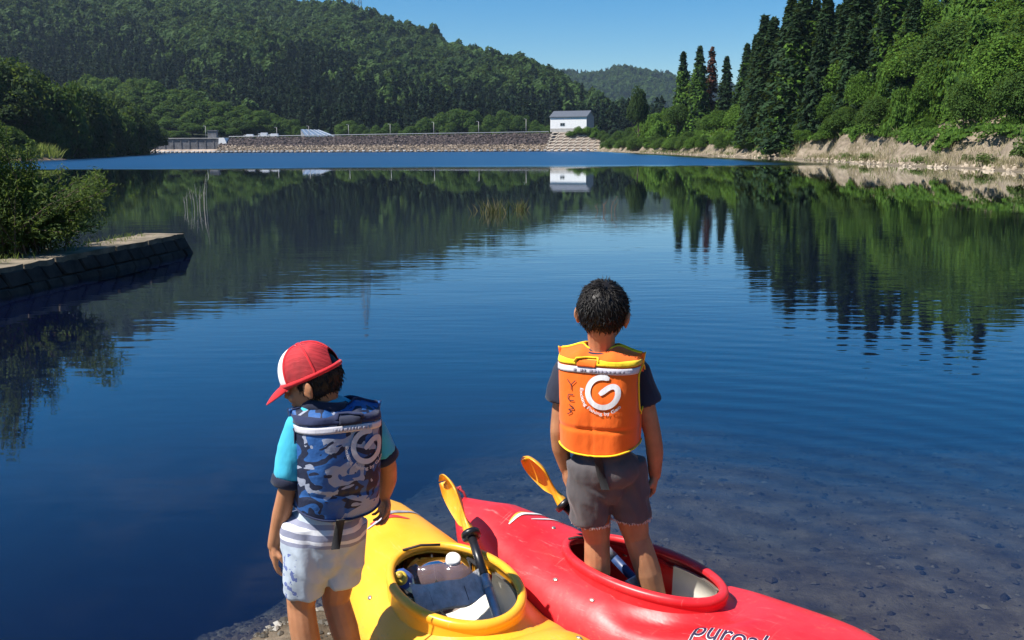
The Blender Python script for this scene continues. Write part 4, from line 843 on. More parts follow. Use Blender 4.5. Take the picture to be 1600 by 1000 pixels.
def kayak(name, label, col, C, ang, pz=0.0, mirror=1):
    t = thing(name, label, 'kayak', (C[0], C[1], pz), ang); NTH, NR = 96, 18; V, F = [], []
    for k in range(NR + 1):
        q = (k / NR) ** 1.1
        for i in range(NTH):
            th = 2 * math.pi * i / NTH; c, s = math.cos(th), math.sin(th); ox = (L1 if c > 0 else L2) * c; oy = math.copysign(beam(ox), s) if abs(s) > 1e-6 else 0.0
            x = CA * 1.04 * c * (1 - q) + ox * q; y = (CB + .04 * CA) * s * (1 - q) + oy * q; z = deck_z(x, y)
            if k == NR: z = gun(x)
            V.append((x, y, z))
    ring = [V[NR * NTH + i] for i in range(NTH)]
    for k in range(1, 9):
        a = k / 8 * math.pi / 2; sy = math.cos(a) ** .55; 
        for (x, y, z) in ring:
            rk = (.10 * max(0, x / L1) ** 2.4 + .05 * max(0, -x / L2) ** 2.4); zz = z - (z - rk) * math.sin(a) ** .9; V.append((x * (1 - .10 * (1 - math.cos(a))), y * max(sy, .02), zz))
    for k in range(NR + 8):
        for i in range(NTH): F.append((k * NTH + i, (k + 1) * NTH + i, (k + 1) * NTH + (i + 1) % NTH, k * NTH + (i + 1) % NTH))
    hull = obj('hull', V, F, col, t, True)
    # coaming : neck and flange ring
    V, F = [], []; prof = [(1.055, None), (1.05, .362), (1.0, .366), (.975, .376), (.985, .388), (1.02, .392), (1.065, .389), (1.085, .381), (1.083, .368), (1.07, .364), (1.065, .355), (1.08, None)]
    for (s, z) in prof:
        for i in range(NTH):
            th = 2 * math.pi * i / NTH; x, y = CA * s * math.cos(th), CB * (1 + (s - 1) * CA / CB) * math.sin(th)
            V.append((x, y, (z - .018 + .045 * x) if z is not None else min(deck_z(x * 1.02, y * 1.02) - .012, .352)))
    for k in range(len(prof) - 1):
        for i in range(NTH): F.append((k * NTH + i, k * NTH + (i + 1) % NTH, (k + 1) * NTH + (i + 1) % NTH, (k + 1) * NTH + i))
    obj('coaming', V, F, col, t, True)
    return t, hull
def hipwalls(t, side, x0, x1, zt=.33):
    V, F = [], []
    for k in range(2):
        for i in range(13):
            f = i / 12; x = x0 + (x1 - x0) * f; yy = side * (CB * math.sqrt(max(.0, 1 - (x / CA) ** 2)) * .97 + .006 - .012 * k); 
            for j in range(5): h = j / 4; V.append((x, yy * (.80 + .2 * h ** .5), .05 + (zt - .05) * h))
    for k in range(2):
        for i in range(12):
            for j in range(4): a = k * 65 + i * 5 + j; F.append((a, a + 5, a + 6, a + 1))
    for i in range(12): a = i * 5 + 4; F.append((a, a + 5, a + 70, a + 65))
    return obj('hip_panel', V, F, M['cream'], t, True)
def strip(pts, w, up=(0, 0, 1), th=.004):
    """flat band along pts"""
    pts = [Vector(p) for p in pts]; V, F = [], []; up = Vector(up)
    for i, p in enumerate(pts):
        d = (pts[min(i + 1, len(pts) - 1)] - pts[max(0, i - 1)]).normalized(); n_ = d.cross(up).normalized(); ww = w[i] if hasattr(w, '__len__') else w
        V += [p + up * ww / 2 + n_ * th, p - up * ww / 2 + n_ * th, p - up * ww / 2 - n_ * th, p + up * ww / 2 - n_ * th]
    for i in range(len(pts) - 1):
        for k in range(4): F.append((i * 4 + k, i * 4 + (k + 1) % 4, i * 4 + 4 + (k + 1) % 4, i * 4 + 4 + k))
    F.append((0, 1, 2, 3)); F.append(tuple(reversed(range(len(V) - 4, len(V))))); return MB().add(V, F)
def decal_on(o, pts2, name, mat, off=.0022, parent=None, thick=0):
    """drop flat 2D polygons (world x, y) on to the deck of o; pts2: (verts, faces) in o's parent's local xy"""
    me = o.data; bv = BVHTree.FromPolygons([v.co for v in me.vertices], [tuple(p.vertices) for p in me.polygons]); V = []
    for x, y in pts2[0]:
        h = bv.ray_cast(Vector((x, y, 1)), Vector((0, 0, -1))); p = h[0] if h[0] else Vector((x, y, .3)); V.append(p + Vector((0, 0, off)))
    return obj(name, V, pts2[1], mat, parent, True)
def swoosh(p0, p1, w, bend=.02, n=16):
    p0, p1 = Vector(p0).to_2d(), Vector(p1).to_2d(); d = (p1 - p0); nn = Vector((-d.y, d.x)).normalized(); V, F = [], []
    for i in range(n + 1):
        f = i / n; c = p0 + d * f + nn * bend * math.sin(f * math.pi); ww = w * math.sin(math.pi * min(1, f * .9 + .06)) ** .7 / 2; V += [c + nn * ww, c - nn * ww]
        if i: a = 2 * i; F.append((a - 2, a - 1, a + 1, a))
    return [tuple(v) for v in V], F
def text_mesh(body, size=1.0, offset=0.0, shear=0.0):
    cu = bpy.data.curves.new('txt', 'FONT'); cu.body = body; cu.size = size; cu.offset = offset; cu.shear = shear; cu.resolution_u = 4
    o = bpy.data.objects.new('txt', cu); COL.objects.link(o); dg = bpy.context.evaluated_depsgraph_get(); dg.update(); me = bpy.data.meshes.new_from_object(o.evaluated_get(dg))
    bm = bmesh.new(); bm.from_mesh(me); bmesh.ops.triangulate(bm, faces=bm.faces); bmesh.ops.subdivide_edges(bm, edges=[e for e in bm.edges if e.calc_length() > size * .12], cuts=2, use_grid_fill=True); bmesh.ops.triangulate(bm, faces=bm.faces)
    V = [v.co.copy() for v in bm.verts]; bm.verts.index_update(); F = [tuple(v.index for v in f.verts) for f in bm.faces]; bm.free(); bpy.data.objects.remove(o); bpy.data.curves.remove(cu); bpy.data.meshes.remove(me); return V, F
def local(t, p):
    Mx = Matrix.Translation(t.location) @ Matrix.Rotation(t.rotation_euler.z, 4, 'Z'); return Mx.inverted() @ Vector(p)
def hit(t, hull, px, py):
    Mx = (Matrix.Translation(t.location) @ Matrix.Rotation(t.rotation_euler.z, 4, 'Z')).inverted(); me = hull.data; bv = BVHTree.FromPolygons([v.co for v in me.vertices], [tuple(p.vertices) for p in me.polygons])
    h = bv.ray_cast(Mx @ Vector((0, 0, CAM_H)), Mx.to_3x3() @ Vector(ray(px, py))); return h[0] if h[0] else local(t, atZ(px, py, .33))
def bolts(t, hull, L):
    me = hull.data; bv = BVHTree.FromPolygons([v.co for v in me.vertices], [tuple(p.vertices) for p in me.polygons])
    for px, py, z in L:
        p = hit(t, hull, px, py); h = bv.ray_cast(Vector((p.x, p.y, 1)), Vector((0, 0, -1)))
        if h[0]: q = h[1].to_track_quat('Z', 'Y').to_matrix(); m = MB(); m.ell(h[0] + h[1] * .001, (.011, .008, .004), q, 12, 6); m.build('bolt', M['bolt'], t)

# yellow kayak ---------------------------------------------------
YC, YA = (-.190, 2.915), R(119); yk, yh = kayak('yellow_kayak', 'yellow plastic kayak on the left with a water jug in its cockpit', M['yellow'], YC, YA)
HUMP = 0.0; CA, CB = .290, .148; L1 = .885
RC, RA = (.430, 3.02), R(138); rk, rh = kayak('red_kayak', 'red plastic kayak on the right with a boy standing in it', M['red'], RC, RA)
def seat(t, x0, x1, zs):
    V, F = [], []; nx, ny = 10, 12
    for i in range(nx + 1):
        for j in range(ny + 1):
            x = x0 + (x1 - x0) * i / nx; v = j / ny * 2 - 1; V.append((x, v * .145, zs + .07 * abs(v) ** 3 + .06 * max(0, (i / nx - .75)) * 2 - .02 * math.sin(i / nx * 3.14)))
    for i in range(nx):
        for j in range(ny): a = i * (ny + 1) + j; F.append((a, a + ny + 1, a + ny + 2, a + 1))
    return obj('seat', V, F, M['cream'], t, True)
for t in (yk, rk):
    CA, CB = (.275, .185) if t == yk else (.290, .148)
    seat(t, -.34, .10, .17 if t == yk else .10); hipwalls(t, 1, -.25, .06 if t == yk else -.04); hipwalls(t, -1, -.25, .06 if t == yk else -.04)
    m = MB(); m.ell((-.27, 0, .14), (.06, .13, .15), None, 18, 12); m.build('seat_back_block', M['cream'], t)
    m = MB(); m.box((.1, 0, .13 if t == yk else .03), (.85, .36, .02)); m.build('floor_board', M['cream'], t, False)
def back_band(t, cx, wz, rot):
    pts = [(cx + .05 * (1 - (v / .13) ** 2) * -1, v, .325 + .004 * math.sin(v * 50)) for v in np.linspace(-.13, .13, 13)]
    b = strip(pts, .062, (rot, 0, 1), .012).build('back_band', M['pad_grey'], t, False)
    for k in (-.085, -.03, .03, .085):
        m = MB(); c = Vector((cx - .05 * (1 - (k / .13) ** 2) - .0125, k, .325)); m.box(c, (.003, .002, .05), Matrix.Rotation(math.atan(rot), 3, 'Y')); m.build('seam', M['strap'], b, False)
    for s in (1, -1):
        m = MB(); m.tube([(cx, s * .13, .325), (cx + .08, s * .155, .33), (cx + .16, s * .145, .335)], .007, 6); m.build('strap', M['strap'], t)
back_band(yk, .035, .3, 1.0)
m = MB(); m.box((.02, -.03, .27), (.012, .13, .09), Matrix.Rotation(.35, 3, 'Y')); pd = m.build('seat_pad', M['pad_grey'], rk, False)
for yy_ in (-.06, .0): m = MB(); m.box((.006, yy_, .285), (.004, .04, .006), Matrix.Rotation(.35, 3, 'Y')); m.build('slot', M['strap'], pd, False)
for t in (yk, rk):   # cords from the coaming to the foot rest
    m = MB(); m.tube([(.25, .10, .34), (.12, .02, .24), (.03, .0, .2)], .004, 5); m.tube([(.27, -.04, .345), (.12, .0, .24)], .004, 5); m.tube([(.12, .01, .24), (.05, .10, .27), (-.02, .12, .26)], .006, 5); m.build('seat_cord', M['strap'], t)
m = MB(); a, b = local(yk, atZ(629, 858, .39)), local(yk, atZ(688, 851, .395)); m.tube([a + Vector((0, 0, -.004)), a.lerp(b, .5) + Vector((.006, 0, .004)), b], .0045, 6); m.build('deck_cord', M['cord'], yk)
m = MB(); a, b = local(rk, atZ(888, 842, .40)), local(rk, atZ(915, 840, .40)); m.tube([a, a.lerp(b, .5) + Vector((.0, 0, .004)), b], .0045, 6); m.build('deck_cord', M['cord'], rk)
bolts(yk, yh, ((578, 934, .33), (795, 915, .36), (690, 985, .36), (905, 997, .26))); bolts(rk, rh, ((868, 906, .33), (925, 938, .3), (975, 925, .34), (865, 825, .35)))
# prints on the decks
for (p0, p1, w, bd, mt, nm) in (((578, 820), (640, 811), .02, .006, 'decal_red', 'deck_stripe'), ((574, 828), (668, 811), .016, .008, 'decal_grey', 'deck_stripe')):
    a, b = hit(yk, yh, *p0), hit(yk, yh, *p1); decal_on(yh, swoosh(a, b, w, bd), nm, M[mt], .0022 if mt == 'decal_red' else .0034, yk)
for (p0, p1, w, bd, mt) in (((796, 816), (848, 806), .02, .01, 'decal_orange'), ((795, 820), (872, 812), .016, .012, 'decal_white'), ((830, 812), (905, 817), .010, .006, 'decal_white')):
    a, b = hit(rk, rh, *p0), hit(rk, rh, *p1); decal_on(rh, swoosh(a, b, w, bd), 'deck_swoosh', M[mt], .0022 if mt == 'decal_orange' else .0034, rk)
a, b = hit(rk, rh, 1078, 992), hit(rk, rh, 1158, 1014); up_ = hit(rk, rh, 1096, 966) - a
dx = (b - a).to_2d(); dy = up_.to_2d()
for off, mt, lift in ((.022, 'decal_white', .002), (.0, 'print_dark', .0036)):
    V, F = text_mesh('puroal', 1.0, off, .15); w = max(v.x for v in V) if off == 0 else max(v.x for v in V); w = 2.55
    pts = [tuple(a.to_2d() + dx * 1.35 * (v.x / w) + dy * (v.y * .95)) for v in V]; decal_on(rh, (pts, F), 'lettering', M[mt], lift, rk)
# bow toggles
L1 = .94
def toggle(t, hull, col, loose):
    bp_ = Vector((L1 - .03, 0, gun(L1 - .03) + .02)); m = MB(); pts = [bp_ + Vector((-.03, .012, -.005)), bp_ + Vector((.0, .016, .035)), bp_ + Vector((.02, 0, .05)), bp_ + Vector((.0, -.016, .035)), bp_ + Vector((-.03, -.012, -.005))]; m.tube(pts, .0055, 6)
    if loose: m.tube([bp_ + Vector((.01, .01, .04)), bp_ + Vector((.0, .03, .055)), bp_ + Vector((-.03, .045, .01))], .006, 5); m.tube([bp_ + Vector((.01, -.02, .03)), bp_ + Vector((.03, -.03, .045)), bp_ + Vector((.05, .0, .03))], .005, 5)
    m.build('grab_loop', col, t); m = MB(); m.tube([bp_ + Vector((.03, -.005, .01)), bp_ + Vector((.075, .03, .015))], [.009, .009], 8); m.build('toggle', M['strap'], t)
L1 = .885; toggle(rk, rh, basic('toggle_red', (.35, .02, .03), .6, .2, 30), True); L1 = .94; toggle(yk, yh, M['strap'], False)
# water jug, bottle in the yellow cockpit
def jug():
    m_, n, out = NT('jug_plastic'); g1 = N(n, 'BsdfGlossy', {'Color': (1, 1, 1, 1), 'Roughness': .08}); tr = N(n, 'BsdfTransparent', {'Color': (.86, .80, .82, 1)}); df = N(n, 'BsdfDiffuse', {'Color': (.45, .32, .34, 1)})
    a = N(n, 'MixShader', {0: .28}); n.links.new(tr.outputs[0], a.inputs[1]); n.links.new(df.outputs[0], a.inputs[2]); b = N(n, 'MixShader', {0: N(n, 'Fresnel', {'IOR': 1.5}).outputs[0]}); n.links.new(a.outputs[0], b.inputs[1]); n.links.new(g1.outputs[0], b.inputs[2]); n.links.new(b.outputs[0], out.inputs[0])
    c = atZ(690, 901, .27); t = thing('water_jug', 'clear plastic water jug with white screw cap lying in the yellow cockpit', 'jug', c, R(10)); t.scale = (.82, .82, .82)
    ax = Vector((.92, -.25, .05)).normalized(); V, F = [], []; prof = [(-.165, .02), (-.16, .062), (-.14, .078), (-.10, .08), (-.09, .075), (-.08, .08), (.02, .08), (.03, .075), (.04, .08), (.09, .078), (.13, .062), (.16, .035)]
    s1 = ax.cross(Vector((0, 0, 1))).normalized(); s2 = s1.cross(ax); n_ = 20
    for l, r in prof:
        for k in range(n_): w = 2 * math.pi * k / n_; sq = 1 + .10 * math.cos(4 * w) ** 2; V.append(ax * l + (s1 * math.cos(w) + s2 * math.sin(w)) * r * sq)
    for i in range(len(prof) - 1):
        for k in range(n_): F.append((i * n_ + k, i * n_ + (k + 1) % n_, (i + 1) * n_ + (k + 1) % n_, (i + 1) * n_ + k))
    F.append(tuple(range(n_ - 1, -1, -1))); F.append(tuple(range((len(prof) - 1) * n_, len(prof) * n_))); obj('bottle', V, F, m_, t, True)
    up = Vector((.1, -.45, .9)).normalized(); b = Vector((.045, -.02, .065)); m = MB(); m.tube([b, b + up * .02], [.027, .027], 20); m.build('neck', m_, t, True); m = MB(); m.tube([b + up * .012, b + up * .014, b + up * .036, b + up * .040], [.030, .032, .032, .028], 24); o = m.build('screw_cap', M['cap_white'], t, True)
M['cap_white'] = basic('cap_white', (.85, .85, .84), .4, .03, 10)
jug()
def small_bottle():
    c = atZ(626, 908, .33); t = thing('drink_bottle', 'blue and pale teal bottle bag with yellow cap at the left of the yellow cockpit', 'bottle', c)
    d = Vector((.05, -.65, .75)).normalized(); m = MB(); m.tube([d * -.12, d * -.10, d * -.02, d * .008, d * .016], [.03, .042, .045, .040, .02], 18); m.build('body', M['teal'], t)
    m = MB(); m.tube([d * -.035, d * -.02, d * .012, d * .02], [.045, .0475, .042, .03], 7); m.build('cover', M['navy_wrap'], t); m = MB(); m.tube([d * .016, d * .02, d * .034, d * .038], [.024, .025, .022, .016], 14); cp = m.build('cap', M['cap_yellow'], t); m = MB(); m.tube([d * .036, d * .05], [.011, .010], 12); m.build('spout', M['cap_dark'], cp)
M['teal'] = basic('teal', (.35, .62, .64), .5, .15, 20); M['navy_wrap'] = basic('navy_wrap', (.02, .05, .24), .5, .25, 18, col2=(.06, .13, .35)); M['cap_yellow'] = basic('cap_yellow', (.70, .50, .06), .4, .1, 20); M['cap_dark'] = basic('cap_dark', (.38, .26, .04), .4, .1, 20)
small_bottle()
# paddles ---------------------------------------------------
M['blade'] = plastic('paddle_blade', (.80, .36, .015), (.85, .6, .25)); M['shaft_black'] = basic('shaft_black', (.012, .012, .015), .35, .2, 30); M['shaft_silver'] = basic('shaft_silver', (.42, .44, .48), .4, .1, 30, metal=.4); M['shaft_navy'] = basic('shaft_navy', (.03, .06, .16), .4, .2, 30)
def paddle(label, end, ring, tip, turn, lower, cut):
    end, ring, tip = Vector(end), Vector(ring), Vector(tip); t = thing('paddle', label, 'paddle', end); end_, ring, tip = Vector(), ring - end, tip - end; ax = (ring - end_).normalized()
    c = end_.lerp(ring, cut); m = MB(); m.tube([c, ring], .0155, 14); m.build('shaft', M['shaft_black'], t); m = MB(); c2 = end_.lerp(ring, max(0, cut - .16)); m.tube([c2, c + ax * .004], .0165, 14); m.build('ferrule', M['shaft_silver'], t); m = MB(); m.tube([-ax * .12, c2 + ax * .002], .0158, 14); m.build('lower_shaft', lower, t)
    m = MB(); m.tube([ring - ax * .012, ring - ax * .008, ring + ax * .008, ring + ax * .012], [.018, .034, .034, .018], 20); m.build('drip_ring', M['shaft_black'], t)
    l = (tip - ring); L = l.length; l.normalize(); vw = (ring + end - Vector((0, 0, CAM_H))).normalized(); w0 = (vw - l * vw.dot(l)).normalized(); w = w0 * math.cos(turn) + l.cross(w0) * math.sin(turn); n_ = l.cross(w); V, F = [], []; nu, nv = 22, 9
    for side in (0, 1):
        for i in range(nu + 1):
            f = i / nu; hw = .085 * (sstep(.12, .55, f) * (1 - max(0, (f - .60) / .40) ** 2.6) ** .55) + .013 * (1 - sstep(.1, .5, f)) + .004
            for j in range(nv):
                v = j / (nv - 1) * 2 - 1; cup = -.028 * (1 - v * v) * sstep(.25, .7, f) + .035 * f * f; rib = .010 * math.exp(-(v / .22) ** 2) * (1 - f); th = .0028 + .010 * (1 - sstep(0, .35, f)) * math.sqrt(max(0, 1 - v * v)) + rib
                V.append(l * (L * f) + ring + w * (hw * v) + n_ * (cup + (th if side else -th)))
    k = (nu + 1) * nv
    for i in range(nu):
        for j in range(nv - 1): a = i * nv + j; F.append((a, a + 1, a + nv + 1, a + nv)); F.append((k + a, k + a + nv, k + a + nv + 1, k + a + 1))
        for j in (0, nv - 1): a = i * nv + j; F.append((a, a + nv, k + a + nv, k + a))
    for j in range(nv - 1): a = nu * nv + j; F.append((a, a + 1, k + a + 1, k + a))
    obj('blade', V, F, M['blade'], t, True)
paddle('yellow bladed paddle with black shaft leaning out of the yellow kayak', atZ(774, 952, .28), atZ(736, 836, .435), atZ(701, 750, .54), R(11), M['shaft_silver'], .42)
paddle('yellow bladed paddle leaning out of the red kayak behind the boy', atZ(993, 907, .27), atZ(881, 788, .50), atZ(827, 711, .64), R(13), M['shaft_navy'], .46)
# ------------------------------------------------------------------ the two boys
def skinmat(name, a, b):
    m, n, out = NT(name); tc = N(n, 'TexCoord').outputs['Object']; z = N(n, 'TexNoise', {'Vector': tc, 'Scale': 22.0, 'Detail': 4.0}).outputs[0]; c = ramp(n, z, [(.35, a), (.65, b)])
    p_ = N(n, 'BsdfPrincipled', {'Base Color': c, 'Roughness': .55, 'Specular IOR Level': .4, 'Subsurface Weight': .08, 'Subsurface Scale': .01, 'Subsurface Radius': (1, .35, .2)})
    bz = N(n, 'TexNoise', {'Vector': tc, 'Scale': 160.0, 'Detail': 3.0}).outputs[0]; n.links.new(N(n, 'Bump', {'Height': bz, 'Strength': .2, 'Distance': .002}).outputs[0], p_.inputs['Normal']); n.links.new(p_.outputs[0], out.inputs[0]); return m
M['skin'] = skinmat('skin', (.36, .160, .078), (.44, .205, .102)); M['skin_dark'] = skinmat('skin_dark', (.40, .172, .080), (.48, .215, .105))
def cloth(name, col, var=.12, w=700.0):
    m, n, out = NT(name); tc = N(n, 'TexCoord').outputs['Object']; z = N(n, 'TexNoise', {'Vector': tc, 'Scale': 14.0, 'Detail': 5.0}).outputs[0]
    c = ramp(n, z, [(.3, tuple(x * (1 - var) for x in col)), (.7, tuple(min(1, x * (1 + var)) for x in col))]); p_ = N(n, 'BsdfPrincipled', {'Base Color': c, 'Roughness': .85, 'Specular IOR Level': .25, 'Sheen Weight': .15})
    wv = N(n, 'TexNoise', {'Vector': tc, 'Scale': w, 'Detail': 2.0}).outputs[0]; fo = N(n, 'TexNoise', {'Vector': N(n, 'Mapping', {'Vector': tc, 'Scale': (1, 1, .45), 'Rotation': (.3, .4, 0)}).outputs[0], 'Scale': 26.0, 'Detail': 3.0}).outputs[0]
    b1 = N(n, 'Bump', {'Height': fo, 'Strength': .6, 'Distance': .008}).outputs[0]; n.links.new(N(n, 'Bump', {'Height': wv, 'Strength': .25, 'Distance': .001, 'Normal': b1}).outputs[0], p_.inputs['Normal']); n.links.new(p_.outputs[0], out.inputs[0]); return m
M['orange'] = cloth('orange_nylon', (.92, .15, .012), .05); M['yellow_trim'] = cloth('yellow_trim', (.90, .62, .02), .05); M['navy_tee'] = cloth('navy_tee', (.022, .026, .045)); M['grey_shorts'] = cloth('grey_shorts', (.085, .076, .080), .15); M['fray'] = cloth('frayed_hem', (.5, .5, .5)); M['black_cloth'] = cloth('black_cloth', (.012, .012, .014))
M['cyan'] = cloth('cyan_tee', (.05, .42, .58), .08); M['navy_cuff'] = cloth('navy_cuff', (.018, .022, .045)); M['pale_shorts'] = cloth('pale_shorts', (.50, .56, .62), .06); M['stripe_blue'] = cloth('stripe_blue', (.17, .20, .33)); M['stripe_white'] = cloth('stripe_white', (.72, .72, .74), .04); M['navy_trim'] = cloth('navy_trim', (.02, .028, .075))
M['silver_tape'] = cloth('silver_tape', (.62, .60, .64), .06); M['print_white'] = cloth('print_white', (.74, .73, .73), .04); M['marker'] = basic('marker', (.05, .02, .03), .7, .2, 50); M['tape_mark'] = cloth('tape_mark', (.30, .28, .34))
M['cap_red'] = cloth('cap_red', (.62, .022, .03), .05); M['cap_front'] = cloth('cap_front', (.82, .80, .80), .03); M['eye_white'] = basic('eye_white', (.75, .73, .7), .3, .05, 40); M['eye_dark'] = basic('eye_dark', (.02, .012, .01), .2, .1, 40); M['lip'] = basic('lip', (.30, .11, .08), .5, .1, 40)
m, n, out = NT('cap_mesh'); M['cap_mesh'] = m; tc = N(n, 'TexCoord').outputs['Object']
wv = N(n, 'TexWave', {'Vector': tc, 'Scale': 95.0, 'Distortion': 2.5, 'Detail': 2.0, 'Detail Scale': 1.0}, bands_direction='Z').outputs['Fac']; nz = N(n, 'TexNoise', {'Vector': tc, 'Scale': 34.0, 'Detail': 3.0}).outputs[0]
b = N(n, 'BsdfPrincipled', {'Base Color': mixc(n, (.22, .008, .012), (.66, .03, .04), mth(n, 'MULTIPLY_ADD', nz, 1.1, mth(n, 'MULTIPLY_ADD', wv, .55, -.32), clamp=True)), 'Roughness': .75}); n.links.new(N(n, 'Bump', {'Height': wv, 'Strength': .5, 'Distance': .002}).outputs[0], b.inputs['Normal']); n.links.new(b.outputs[0], out.inputs[0])
m, n, out = NT('camo'); M['camo'] = m; tc = N(n, 'TexCoord').outputs['Object']; mp = N(n, 'Mapping', {'Vector': tc, 'Scale': (1, 1, 1.55), 'Location': (3.1, 1.7, .4)}).outputs[0]
def cz(sc, loc): return N(n, 'TexNoise', {'Vector': N(n, 'Mapping', {'Vector': mp, 'Location': loc}).outputs[0], 'Scale': sc, 'Detail': 1.6, 'Roughness': .45, 'Distortion': .9}).outputs[0]
st = lambda v, t: ramp(n, v, [(0, (0,) * 3), (t, (1,) * 3)], 'CONSTANT')
c = mixc(n, (.022, .095, .29), (.012, .018, .045), st(cz(11, (0, 0, 0)), .50)); c = mixc(n, c, (.30, .33, .42), st(cz(10, (5, 2, 1)), .545)); c = mixc(n, c, (.012, .018, .045), st(cz(17, (1, 7, 3)), .615)); c = mixc(n, c, (.025, .10, .30), st(cz(14, (9, 4, 2)), .63))
b = N(n, 'BsdfPrincipled', {'Base Color': c, 'Roughness': .6, 'Specular IOR Level': .35}); fo = N(n, 'TexNoise', {'Vector': tc, 'Scale': 22.0, 'Detail': 4.0}).outputs[0]; n.links.new(N(n, 'Bump', {'Height': fo, 'Strength': .7, 'Distance': .010}).outputs[0], b.inputs['Normal']); n.links.new(b.outputs[0], out.inputs[0])
m, n, out = NT('hair'); M['hair'] = m; b = N(n, 'BsdfPrincipled', {'Base Color': (.010, .008, .007, 1), 'Roughness': .48, 'Specular IOR Level': .3}); n.links.new(b.outputs[0], out.inputs[0])

def lerp_pts(pts, rad, k=5):
    P, Q = [], []; pts = [Vector(p) for p in pts]
    for i in range(len(pts) - 1):
        for j in range(k):
            f = j / k; a, b = pts[max(0, i - 1)], pts[min(len(pts) - 1, i + 2)]; p1, p2 = pts[i], pts[i + 1]
            P.append(0.5 * ((2 * p1) + (p2 - a) * f + (2 * a - 5 * p1 + 4 * p2 - b) * f * f + (3 * p1 - a - 3 * p2 + b) * f ** 3)); Q.append(rad[i] + (rad[i + 1] - rad[i]) * f)
    P.append(pts[-1]); Q.append(rad[-1]); return P, Q
def limb(mb, pts, rad, n=14, k=5, flat=1.0):
    P, Q = lerp_pts(pts, rad, k); mb.tube(P, Q, n, True, flat); mb.ell(P[0], (Q[0],) * 3, None, 12, 8); mb.ell(P[-1], (Q[-1],) * 3, None, 12, 8)
def hand(mb, wrist, d, nrm, thumb, curl, s=1.0, spread=.10):
    """d: along the palm, nrm: out of the palm, thumb: +1/-1 side"""
    w = Vector(wrist); d = Vector(d).normalized(); nrm = Vector(nrm); nrm = (nrm - d * nrm.dot(d)).normalized(); l = d.cross(nrm).normalized() * thumb
    for k in np.linspace(-1, 1, 5):
        mb.tube([w + l * k * .012 * s - d * .004, w + d * .026 * s + l * k * .021 * s, w + d * .054 * s + l * k * .0235 * s], [.0125 * s, .0125 * s, .0088 * s], 10); mb.ell(w + d * .054 * s + l * k * .0235 * s, (.0088 * s,) * 3, None, 8, 6)
    mb.ell(w, (.019 * s, .019 * s, .019 * s), None, 12, 8); mb.ell(w + d * .022 * s + l * .016 * s + nrm * .006 * s, (.013 * s, .013 * s, .018 * s), None, 10, 8)
    for i, (L, c) in enumerate(((.050, curl), (.056, curl * 1.05), (.052, curl * 1.12), (.041, curl * 1.2))):
        off = (1.5 - i); p = w + d * (.056 - .004 * abs(off - .5)) * s + l * off * .0160 * s; dd = (d + l * off * spread).normalized(); r = (.0072 if i < 3 else .0062) * s; P = [p - d * .012 * s, p]; a = 0
        for seg, f in enumerate((.42, .32, .26)):
            a += c * (.8 if seg == 0 else 1.0); v = dd * math.cos(a) + nrm * math.sin(a); p = p + v * L * f * s; P.append(p)
        mb.tube(P, [r * 1.05, r * 1.08, r, r * .95, r * .78], 9); mb.ell(P[-1], (r * .8,) * 3, None, 8, 6)
        for q in P[1:-1]: mb.ell(q, (r * 1.04,) * 3, None, 8, 6)
    p = w + d * .014 * s + l * .020 * s + nrm * .004 * s; P = [p - l * .01 * s, p, p + (d * .55 + l * .75 + nrm * .35).normalized() * .024 * s]; P.append(P[-1] + (d * .85 + l * .25 + nrm * .5).normalized() * .021 * s); P.append(P[-1] + (d * .85 - l * .1 + nrm * .6).normalized() * .015 * s)
    mb.tube(P, [.010 * s, .0105 * s, .0088 * s, .008 * s, .0062 * s], 9); mb.ell(P[-1], (.0064 * s,) * 3, None, 8, 6); mb.ell(P[2], (.0092 * s,) * 3, None, 8, 6)
def foot(mb, ankle, d, s=1.0):
    a = Vector(ankle); d = Vector(d).normalized(); l = d.cross(Vector((0, 0, 1))); z0 = a.z
    limb(mb, [a + Vector((0, 0, 0)), a - d * .02 + Vector((0, 0, -.035)), a - d * .03 + Vector((0, 0, -z0 * 0 - .05))], [.028, .027, .022]); limb(mb, [a - d * .028 + Vector((0, 0, -.050)), a + d * .05 + Vector((0, 0, -.048)), a + d * .105 + Vector((0, 0, -.058))], [.024, .026, .020])
    for i in range(5): q = a + d * (.108 - .008 * abs(i - 1)) + l * (i - 2) * .0135 + Vector((0, 0, -.060)); mb.tube([q - d * .02 + Vector((0, 0, .006)), q, q + d * .022], [.010, .010, .008], 8); mb.ell(q + d * .022, (.008,) * 3, None, 8, 6)
def head(mb, Hm):
    """Hm: 4x4 matrix of the head (x right, y face, z up)"""
    rot = Hm.to_3x3(); E = lambda c, r, q=None: mb.ell(Hm @ Vector(c), r, rot if q is None else rot @ q, 20, 14)
    E((0, -.008, .012), (.070, .086, .080)); E((0, .030, -.030), (.058, .058, .062)); E((0, .045, -.060), (.042, .042, .036)); E((0, .074, -.083), (.018, .014, .014)); E((0, .086, .018), (.040, .010, .014)); E((0, .094, -.028), (.0105, .014, .011)); mb.tube([Hm @ Vector((0, .082, .012)), Hm @ Vector((0, .096, -.024))], [.007, .009], 8)
    for s in (-1, 1):
        E((s * .036, .066, -.032), (.020, .016, .018)); q = Matrix.Rotation(s * .35, 3, 'Z') @ Matrix.Rotation(-.15, 3, 'X'); E((s * .077, -.004, -.018), (.007, .017, .028), q); E((s * .084, -.012, -.010), (.006, .013, .022), q); E((s * .070, .004, -.024), (.010, .010, .016), q)
    E((0, .082, -.057), (.020, .008, .006)); E((0, .080, -.066), (.017, .008, .006))
